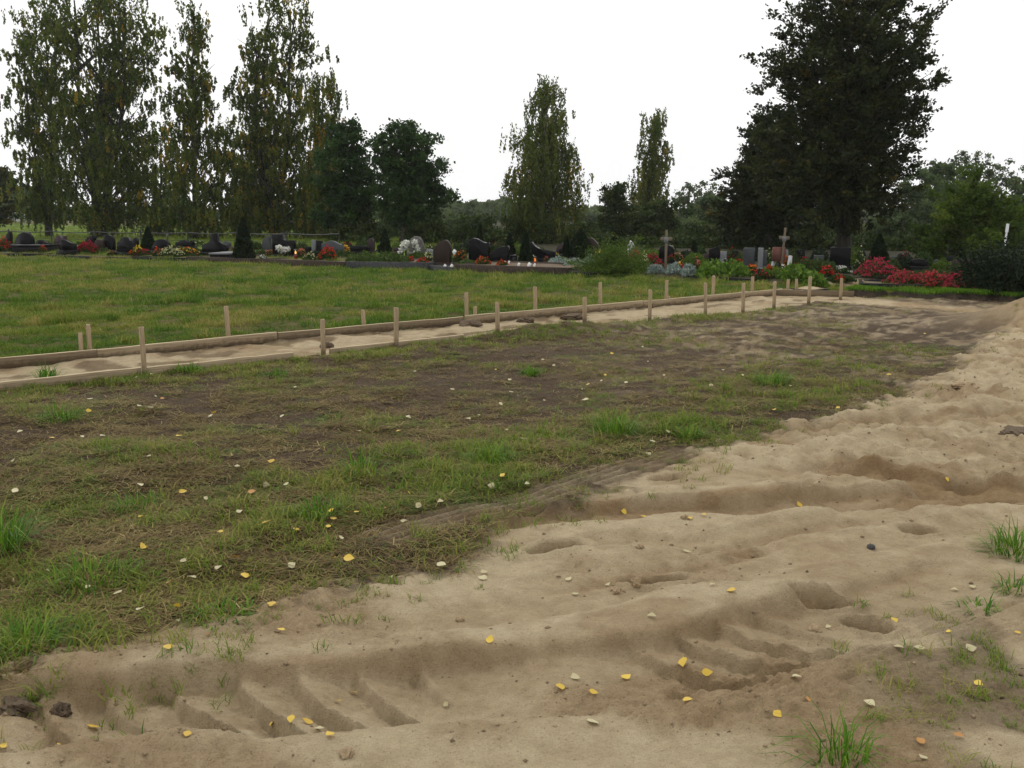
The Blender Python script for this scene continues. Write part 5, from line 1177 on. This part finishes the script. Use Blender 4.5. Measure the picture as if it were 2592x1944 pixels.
FL = [('red_flowers', 'bright red flowers at the left picture edge', 12, 642, 34, 30, 'red', 120), ('red_flowers', 'few red blossoms at the right end of the black slab', 108, 640, 10, 13, 'red', 30),
 ('crimson_chrysanthemum', 'large crimson chrysanthemum mound at left', 222, 645, 54, 25, 'crimson', 420), ('white_flowers', 'white blossoms at the foot of the sloping black headstone', 165, 644, 16, 8, 'white', 30),
 ('white_flowers', 'small white flowers left of the crimson mound', 196, 645, 10, 9, 'white', 30), ('cream_flowers', 'peach and cream flowers before the round-topped headstone', 284, 648, 12, 8, 'salmon', 24),
 ('yellow_flowers', 'yellow flowers behind low red ones', 350, 648, 26, 20, 'yellow', 80), ('red_flowers', 'row of low dull red flowers in front of the first thuja', 364, 648, 36, 12, 'crimson', 80),
 ('orange_flowers', 'orange red begonias at the kerb before the rounded headstone', 400, 655, 16, 18, 'orangered', 50), ('red_flowers', 'red flowers in the corner left of the yellow ones', 338, 654, 16, 12, 'orangered', 40),
 ('cream_flowers', 'lime and cream foliage bed before the rounded headstone', 435, 655, 60, 20, 'cream', 200), ('orange_flowers', 'orange dotted flower bed along the clipped hedge', 470, 654, 70, 16, [('orange', .6), ('yellow', .4)], 110),
 ('yellow_flowers', 'yellow bouquet lying on the pale slab', 570, 648, 18, 14, 'yellow', 60), ('pink_flowers', 'salmon flowers right of the big thuja', 685, 653, 20, 14, 'salmon', 50), ('white_flowers', 'pale grey plants right of the big thuja foot', 668, 660, 26, 14, 'white', 30),
 ('orange_flowers', 'peach flowers right of the burning candle', 762, 655, 24, 20, 'salmon', 60), ('cream_flowers', 'cream flowers between candle and red flowers', 785, 660, 30, 16, 'cream', 50),
 ('red_flowers', 'bright red flower clump before the wave-topped headstone', 830, 662, 44, 30, [('red', .8), ('orangered', .2)], 170), ('red_flowers', 'single coral blossoms left of the bright red clump', 815, 662, 14, 18, 'coral', 30),
 ('yellow_flowers', 'yellow chrysanthemum right of the wave-topped headstone', 876, 648, 20, 20, [('yellow', .7), ('orange', .3)], 80), ('red_flowers', 'three red blossom heads in the juniper bed', 1040, 670, 14, 14, 'red', 36),
 ('red_flowers', 'red begonias left of the big brown headstone', 1070, 674, 34, 14, 'red', 60), ('cream_flowers', 'cream variegated plant left of the big brown headstone', 1086, 668, 22, 26, 'cream', 70),
 ('orange_flowers', 'orange flowers right of the big brown headstone', 1165, 668, 34, 26, [('orangered', .7), ('orange', .3)], 40), ('red_flowers', 'orange red begonias before the swirl headstone', 1222, 678, 40, 22, 'orangered', 50),
 ('white_flowers', 'cream bouquet on the swirl headstone', 1212, 666, 18, 14, 'cream', 40), ('red_flowers', 'orange red begonias before the left-sloping headstone', 1272, 678, 30, 16, 'orangered', 60),
 ('pink_flowers', 'pink blossom left of the silver plants', 1384, 668, 12, 12, 'coral', 30), ('yellow_flowers', 'yellow flowers at the end of the silver plants', 1516, 668, 24, 26, 'yellow', 70), ('yellow_flowers', 'few yellow blossoms above the silver plants', 1408, 656, 12, 10, 'yellow', 24),
 ('cream_flowers', 'cream tall flowers behind the sprawling bush', 1580, 662, 26, 26, 'cream', 80), ('coral_flowers', 'coral flowers behind the sprawling bush', 1612, 668, 44, 22, 'coral', 130), ('cream_flowers', 'cream flowers left of the first wooden cross', 1630, 672, 20, 24, 'cream', 70),
 ('red_flowers', 'dark red flowers left of the first wooden cross', 1652, 672, 40, 22, 'crimson', 140), ('red_flowers', 'crimson flowers at the foot of the first wooden cross', 1668, 694, 36, 24, 'crimson', 120), ('red_flowers', 'dark red flowers right behind the first wooden cross', 1696, 668, 24, 20, 'crimson', 70),
 ('mixed_flowers', 'red and yellow mixed flowers between the silver plants', 1722, 690, 20, 24, [('crimson', .5), ('yellow', .5)], 60), ('pink_flowers', 'salmon bouquet right of the second silver plants', 1764, 680, 18, 20, 'salmon', 50), ('mixed_flowers', 'small mixed flowers behind the silver plants by the cross', 1715, 668, 30, 20, [('salmon', .5), ('cream', .5)], 50),
 ('orange_flowers', 'orange bouquet on the small light headstone', 1824, 664, 8, 22, 'orange', 24), ('white_flowers', 'white bouquet on the small light headstone', 1832, 668, 10, 10, 'white', 20),
 ('red_flowers', 'red flowers behind the first lime bush', 1868, 676, 24, 14, 'red', 60), ('orange_flowers', 'orange and yellow flowers between the lime bush and pale pillar', 1902, 694, 30, 22, [('orange', .6), ('orangered', .4)], 50),
 ('red_flowers', 'crimson chrysanthemum before the leaning white slabs', 1950, 700, 34, 20, 'red', 160), ('red_flowers', 'dull red flowers below the pale pillar', 1925, 704, 34, 20, 'crimson', 50), ('orange_flowers', 'marigold orange flowers behind the second lime bush', 1986, 684, 28, 24, 'orange', 70),
 ('white_flowers', 'white wreath flowers behind the second lime bush', 1982, 692, 18, 16, 'white', 30), ('red_flowers', 'scarlet flowers at the right end of the second lime bush', 2092, 716, 28, 22, 'red', 120), ('red_flowers', 'small scarlet flowers right of the path end', 2124, 712, 18, 16, 'red', 40),
 ('white_flowers', 'long white flower cushion under the hornbeam', 2127, 690, 44, 14, 'white', 90), ('red_flowers', 'few red blossoms under the shaded thuja', 2186, 690, 10, 10, 'red', 16),
 ('white_flowers', 'white flowers behind the pink bed at right', 2470, 702, 16, 18, 'white', 36), ('red_flowers', 'red flowers left of the white ones at right', 2450, 704, 20, 12, 'red', 40), ('yellow_flowers', 'yellow flowers by the dark juniper at right', 2455, 712, 26, 12, 'yellow', 40),
 ('yellow_flowers', 'pale yellow flower spikes left of the shaded thuja', 2178, 688, 20, 50, 'cream', 24), ('green_plants', 'low green ground plants before the pink bed end', 2130, 712, 60, 14, None, 0)]
for k, (nm, lab, u, vb, w, h, bl, nf) in enumerate(FL): plant(nm, lab, u, vb, w, h, bl, 700 + k, int(nf * 1.15), .05, sit=.06 if vb < 690 else .02)
PK = [(2218, 734, 84, 46, 'tall pink chrysanthemum mound at the left end of the pink bed', [('pink', 1.0)]), (2285, 736, 64, 36, 'coral pink mound second in the pink bed', [('coral', .7), ('pink', .3)]), (2325, 738, 40, 28, 'low coral mound in the middle of the pink bed', [('coral', 1.0)]),
      (2358, 742, 50, 34, 'coral red mound right of the low one', [('coral', .8), ('red', .2)]), (2395, 744, 46, 34, 'rosy mound in the right half of the pink bed', [('coral', .6), ('pink', .4)]), (2424, 746, 44, 48, 'taller magenta mound near the right end of the pink bed', [('pink', 1.0)]), (2458, 748, 40, 30, 'dull coral mound at the right end beside the juniper', [('coral', .7), ('salmon', .3)]),]
for k, (u, v, w, h, lab, bl) in enumerate(PK): plant('chrysanthemum', lab, u, v - 12, w * 1.15, h * .84, bl, 900 + k, 620, .042, cover=.45, dep=.8, group='mounds of the long pink flower bed', sit=.06)
SV = [(1415, 675, 60, 26, 'left mound of silver leaved plants'), (1455, 678, 56, 28, 'middle mound of silver leaved plants'), (1494, 676, 40, 30, 'right mound of silver leaved plants beside yellow flowers'), (1660, 690, 44, 24, 'silver plants left of the first wooden cross foot'), (1705, 692, 40, 26, 'silver plants right of the first wooden cross'), (1743, 694, 36, 30, 'silver plants left of the lime bush')]
for k, (u, v, w, h, lab) in enumerate(SV): plant('silver_ragwort', lab, u, v, w, h, None, 930 + k, leaf='silver', ls=.085, cat='plant', nl=1300, group='silver leaved plants')
LM = [(1800, 700, 70, 42, 'first lime green hosta bush, left part'), (1855, 706, 76, 40, 'first lime green hosta bush, right part'), (2010, 722, 70, 38, 'second lime green bush behind the path end stakes'), (2058, 722, 56, 34, 'second lime green bush, right part by the scarlet flowers')]
for k, (u, v, w, h, lab) in enumerate(LM): plant('hosta', lab, u, v, w, h, None, 950 + k, leaf='lime', ls=.13, cat='plant', nl=800, dep=.8, group='lime green leafy bushes')
JN = [(920, 677, 90, 36, 'spreading bright juniper, left half of the grey kerb bed', 'juniper', .07), (990, 679, 90, 32, 'spreading bright juniper, right half of the grey kerb bed', 'juniper', .07), (455, 648, 110, 16, 'clipped low dark hedge before the scalloped stones', 'bush', .06), (1060, 660, 60, 16, 'low green ground cover behind the juniper', 'juniper', .07),
      (1185, 676, 60, 14, 'low green cover before the swirl headstone', 'juniper', .06), (2360, 705, 130, 16, 'low dark hedge behind the pink bed', 'bush', .06), (1600, 694, 60, 24, 'dark green leaves right of the sprawling bush', 'bush', .08), (1960, 712, 90, 18, 'green ground cover between the two lime bushes', 'bushgreen', .07), (1760, 676, 60, 34, 'olive plants behind the silver plants by the lime bush', 'bushgreen', .08), (1650, 660, 90, 24, 'olive plants behind the red flowers by the cross', 'bushgreen', .08), (2070, 690, 70, 30, 'dark weeping shrub on the shaded grave', 'bush', .08)]
for k, (u, v, w, h, lab, lf, ls) in enumerate(JN): plant('low_plants', lab, u, v, w, h, None, 970 + k, leaf=lf, ls=ls, cat='plant', nl=2200, dep=1.2, sit=.05)

BG = [(1420, 648, 26, 24), (1520, 652, 30, 26), (1560, 656, 40, 24), (1610, 654, 40, 28), (1640, 648, 36, 30), (1700, 656, 40, 34), (1735, 660, 36, 26), (1770, 652, 40, 36), (1815, 656, 36, 30), (1850, 662, 40, 34), (1875, 668, 30, 28), (1912, 660, 44, 40), (1945, 668, 34, 36), (1965, 676, 30, 26), (2010, 668, 50, 44), (2035, 684, 44, 34), (2075, 664, 40, 40), (2098, 688, 30, 30), (2160, 668, 44, 46), (2190, 682, 34, 30), (2255, 684, 40, 34), (2290, 680, 50, 38), (2335, 672, 50, 36), (2385, 684, 44, 32), (2420, 690, 44, 30), (2450, 682, 50, 40),
      (20, 636, 40, 16), (120, 636, 50, 18), (210, 634, 40, 18), (262, 642, 40, 14), (345, 640, 40, 20), (440, 642, 50, 20), (500, 646, 40, 18), (590, 650, 30, 18), (660, 650, 30, 18), (735, 648, 40, 20), (800, 652, 40, 18), (860, 654, 40, 20), (1120, 660, 60, 20), (1250, 664, 40, 18), (1340, 664, 40, 18), (1380, 662, 50, 20),
      (60, 622, 60, 16), (130, 622, 40, 14), (205, 624, 36, 16), (330, 622, 40, 18), (415, 622, 30, 14), (500, 624, 40, 16), (560, 628, 30, 14), (650, 632, 30, 22), (765, 634, 30, 22), (880, 636, 40, 24), (920, 632, 40, 30), (1010, 634, 40, 24), (1090, 644, 36, 26), (1160, 646, 40, 30), (1180, 640, 30, 36), (1255, 640, 40, 30), (1310, 646, 30, 36), (1365, 648, 40, 24)]
PLW = ['dark green', 'dense', 'olive', 'leafy', 'ragged', 'low', 'rounded']
NB = lambda u: min(((abs((h[1] + h[2]) / 2 - u), h[0]) for h in HS))[1]
used = {}
for k, (u, v, w, h) in enumerate(BG):
    ref = NB(u); lab = '%s plant behind the %s' % (PLW[k % 7], ref); lab = ' '.join(lab.split()[:15])
    for w2 in ('second ', 'third ', 'fourth '):
        if lab in used: lab = ' '.join((w2 + PLW[k % 7] + ' plant behind the ' + ref).split()[:15])
    used[lab] = 1
    plant('grave_plant', lab, u, v, w, h, ([('crimson', 1.0)] if k % 6 == 3 else [('cream', 1.0)] if k % 7 == 5 else None), 1200 + k, 26, .05, leaf=('bush', 'thuja', 'fgreen', 'bushgreen', 'bush')[k % 5], ls=.085, cat='plant', nl=900, dep=.8, group='plants behind the headstones')
# bouquets standing on stones, lamps, figurines, crosses
def ball_flowers(label, u, v, r, y, m='white', n=60, seed=1):
    x_, z_ = XZ(u, v, y); g = np.random.default_rng(seed); d = g.normal(0, 1, (n, 3)); d /= np.linalg.norm(d, axis=1)[:, None]
    e = empty('bouquet', (x_, y, z_), 0, label, 'bouquet'); b = MB()
    for k in range(2): b.leaves(d * r * g.uniform(.55, 1, (n, 1)), g.normal(0, 1, (n, 3)), r * .55, r * .45, g, g.uniform(0, 1, n))
    b.obj('blossoms', M[m], e); MB().leaves(d[:20] * r * .9 - np.array([0, 0, r * .5]), g.normal(0, 1, (20, 3)), r * .7, r * .3, g, g.uniform(0, 1, 20)).obj('leaves', M['fgreen'], e)
    MB().tube([(0, 0, -r * 2.4), (0, 0, 0)], [r * .2, r * .12], 6).obj('stems', M['fgreen'], e)
yb_ = G(1055, 648)[1] - .35
for (u, v, lab) in [(1050, 613, 'top white bouquet of the diagonal on the fieldstone'), (1052, 624, 'second white bouquet of the diagonal on the fieldstone'), (1057, 631, 'third white bouquet of the diagonal on the fieldstone'), (1055, 638, 'lowest white bouquet of the diagonal on the fieldstone')]:
    ball_flowers(lab, u, v, .10, yb_, 'white', 60, u + v)
ball_flowers('large white bouquet beside the leaning maple trunk', 1027, 621, .17, G(1027, 648)[1], 'white', 110, 3)
ball_flowers('small white bouquet on the low plum stone', 1013, 636, .10, G(1013, 648)[1], 'white', 50, 4)
yb_ = G(720, 652)[1] - .35
for (u, v, r, lab) in [(707, 628, .12, 'left white blossom cluster on the stepped headstone'), (718, 634, .12, 'lower white blossom cluster on the stepped headstone'), (728, 631, .09, 'right white blossom ring on the stepped headstone')]: ball_flowers(lab, u, v, r, yb_, 'white', 70, u)
def candle(label, u, v, h, r, body, flame):
    x_, y_, z_ = G(u, v); z_ += .12; e = empty('grave_candle', (x_, y_, z_), 0, label, 'candle')
    gl = MB().tube([(0, 0, -.1), (0, 0, 0), (0, 0, h), (0, 0, h + .01)], [r * .9, r, r, r * .7], 10).obj('glass', M[body], e)
    MB().tube([(0, 0, h + .012), (0, 0, h + .04), (0, 0, h + .075), (0, 0, h + .11)], [r * .3, r * .62, r * .4, .004], 8).obj('flame', M[flame], e)
    MB().tube([(0, 0, h + .13), (0, 0, h + .15)], [r * 1.05, r * .3], 10).obj('lid', M['darkmetal'], gl)
    for a in (0, 2.1, 4.2): MB().tube([(r * .9 * math.cos(a), r * .9 * math.sin(a), h), (r * .9 * math.cos(a), r * .9 * math.sin(a), h + .135)], .005, 4).obj('bracket', M['darkmetal'], gl)
candle('burning yellow grave candle beside the stepped headstone', 749, 662, .06, .05, 'redglass', 'flame')
candle('glowing orange grave candle right of the thuja pair', 1354, 680, .05, .045, 'redglass', 'flame_orange')
def figurine(label, u, v, s):
    x_, y_, z_ = G(u, v); e = empty('white_figurine', (x_, y_, z_ + (.14 if 1100 < u < 1400 else .03)), 0, label, 'figurine', 'white ornaments on the kerbs'); s = s * 1.0; e.scale = (1.5, 1.5, .9)
    MB().tube([(0, 0, -.12), (0, 0, 0), (.01, 0, .35 * s), (0, 0, .6 * s), (0, 0, .68 * s)], [.10 * s, .44 * s, .42 * s, .26 * s, .16 * s], 8).obj('body', M['whiteplastic'], e, True)
    MB().tube([(0, 0, .64 * s), (.02 * s, 0, .78 * s), (.03 * s, 0, .95 * s), (.02 * s, 0, 1.0 * s)], [.08 * s, .22 * s, .18 * s, .02 * s], 8).obj('head', M['whiteplastic'], e, True)
for k, (u, v, s, lab) in enumerate([(1126, 687, .18, 'left of two white vases at the foot of the big brown headstone'), (1143, 687, .18, 'right of two white vases at the foot of the big brown headstone'), (1265, 686, .13, 'leftmost white figurine on the brown kerb'), (1278, 686, .15, 'second white figurine on the brown kerb'), (1288, 686, .13, 'third white figurine on the brown kerb'), (1313, 688, .16, 'fourth white figurine standing apart on the brown kerb'), (1339, 691, .22, 'largest cream figurine on the brown kerb'), (1353, 692, .15, 'rightmost white figurine on the brown kerb'), (303, 657, .14, 'white low bowl lying on the lawn edge at left'), (197, 632, .28, 'white lantern between headstones at left'), (1150, 650, .3, 'white vase right behind the big brown headstone'), (2317, 664, .22, 'white lamp on the black stone at right'), (2172, 690, .18, 'white cup left of the shaded thuja')]): figurine(lab, u, v, s * .34)
def cross(label, u, vt, vb, va, ua, ub, m, th=.05, lean=0.0, rise=0.0):
    x_, y_, z_ = G(u, vb); h = XZ(u, vt, y_)[1] - z_; za = XZ(u, va, y_)[1] - z_; w = (ub - ua) * y_ / F
    e = empty('grave_cross', (x_, y_, z_), 0, label, 'cross'); e.rotation_euler = (0, lean, -.25)
    MB().box((0, 0, h / 2 - .1), (th, th, h + .2), 0, 0, .5, .006).obj('post', M[m], e)
    MB().box((0, -.004, za), (w, th * .8, th * 1.5), 0, 0, .5, .006).obj('arm', M[m], e)
    MB().box((0, -th * .62, za - .02), (th * 1.8, .012, th * 2.2), 0, 0, .5, .003).obj('name_plate', M['light_granite'], e)
cross('tall thin wooden cross standing before the red flowers', 1684, 582, 705, 605, 1669, 1698, 'oldwood', .055)
cross('leaning wooden cross with light arms in front of the hornbeams', 1977, 576, 688, 602, 1967, 1993, 'oldwood', .055, .05)
cross('small black metal cross behind the rounded headstone at left', 425, 584, 622, 594, 419, 431, 'darkmetal', .035)
def prop(label, u0, v0, u1, v1, w, m):
    x_, y_, z_ = G(u0, v0); xb, zb = XZ(u1, v1, y_); e = MB().tube([(0, 0, -.05), ((xb - x_) * .5, .05, (zb - z_) * .5), (xb - x_, .1, zb - z_)], [w, w, w * .9], 4).obj('leaning_slat', M[m]); e.location = (x_, y_, z_); tag(e, label, 'slat')
prop('left white slat leaning behind the crimson chrysanthemum', 1952, 686, 1970, 636, .05, 'pale_stone'); prop('right white slat leaning by the marigolds', 1996, 688, 2004, 648, .055, 'pale_stone'); prop('thin pale slat behind the leaning pair', 1994, 684, 1995, 632, .03, 'light_granite')
x_, y_, z_ = G(1962, 688)
bx = MB().box((0, 0, .42), (.30, .10, .34), 0, 0, .5, .01); e = empty('brick_red_marker', (x_ + .15, y_ + .3, z_), 0, 'brick red marker between the leaning white slats', 'grave marker'); bx.obj('plate', M['red_granite'], e); MB().box((0, 0, .12), (.06, .05, .30), 0, 0, .5, .004).obj('foot', M['darkmetal'], e)
# slim pole with a dark joint at the right
x_, y_, z_ = G(2532, 700); e = empty('metal_pole', (x_, y_, z_), 0, 'slim white metal pole with a dark band at far right', 'pole'); e.rotation_euler = (0, .06, 0)
zt = XZ(2540, 566, y_)[1] - z_; zj = XZ(2536, 640, y_)[1] - z_
MB().tube([(0, 0, -.1), (0, 0, zj - .03)], .028, 10).obj('lower_tube', M['steel'], e, True); MB().tube([(0, 0, zj + .03), (0, 0, zt * .86)], .022, 10).obj('upper_tube', M['steel'], e, True)
MB().tube([(0, 0, zj - .035), (0, 0, zj + .035)], .035, 10).obj('joint_band', M['darkmetal'], e, True); MB().tube([(0, 0, zt * .84), (0, 0, zt)], .034, 10).obj('head_sleeve', M['steel'], e, True)

# low wire fence behind the left graves
A_, B_ = np.array(XZ(-60, 620, 44)), None
def fence():
    ya, yb = 46.0, 40.0; xa = XZ(-80, 610, ya)[0]; xb = XZ(860, 625, yb)[0]
    e = empty('wire_fence', (xa, ya, 0), 0, 'low dark wire fence behind the left graves', 'fence')
    n = 8
    P_ = [(0 + (xb - xa) * k / n, (yb - ya) * k / n) for k in range(n + 1)]
    for px, py in P_:
        MB().tube([(px, py, -.1), (px, py, .74)], .03, 6).obj('post', M['darkmetal'], e)
    for zz, r in ((.64, .022), (.34, .010)):
        pts = []
        for k in range(n):
            for t in (0, .25, .5, .75): pts.append((P_[k][0] + (P_[k + 1][0] - P_[k][0]) * t, P_[k][1] + (P_[k + 1][1] - P_[k][1]) * t, zz - .05 * math.sin(math.pi * t)))
        pts.append((*P_[n], zz)); MB().tube(pts, r, 5).obj('wire', M['darkmetal'], e)
fence()
# low white farm building far left
x_, _z = XZ(0, 540, 138); e = empty('farm_building', (x_, 138, -.1), .1, 'long low white building far behind the left field', 'building'); e.scale = (.40, .6, .62)
MB().box((0, 0, 1.0), (16, 6, 2.0)).obj('wall', M['whitepaint'], e)
b = MB(); b.add(np.array([(-8.3, -3.4, 2.003), (8.3, -3.4, 2.003), (8.3, 3.4, 2.003), (-8.3, 3.4, 2.003), (-8.3, 0, 3.3), (8.3, 0, 3.3)]), [(0, 1, 5, 4), (2, 3, 4, 5), (0, 4, 3), (1, 2, 5), (3, 2, 1, 0)]); b.obj('roof', M['whitepaint'], e)
for k in range(4):
    w_ = MB().box((-5.4 + k * 3.6, -3.02, 1.15), (1.1, .1, .9)).obj('window', M['steel'], e); MB().box((-5.4 + k * 3.6, -3.06, 1.15), (.9, .05, .7)).obj('pane', M['darkmetal'], w_)

# ------------------------------------------------------------------ thin autumn haze
hz = MB().box((0, 0, 13.5), (1180, 1180, 31)).obj('haze', M['ground']); hz.data.materials.clear()
hm, n_, l_ = mat('haze_air'); pv = n_.new('ShaderNodeVolumePrincipled'); pv.inputs['Color'].default_value = (.95, .97, 1, 1); pv.inputs['Density'].default_value = .00028
l_.new(pv.outputs[0], n_.new('ShaderNodeOutputMaterial').inputs['Volume']); hz.data.materials.append(hm); hz['kind'] = 'stuff'; hz['label'] = 'thin pale autumn haze over the whole place'; hz['category'] = 'haze'

for o in scn.objects:
    if o.parent is None and 'category' in o and 'kind' not in o: o['kind'] = 'thing'
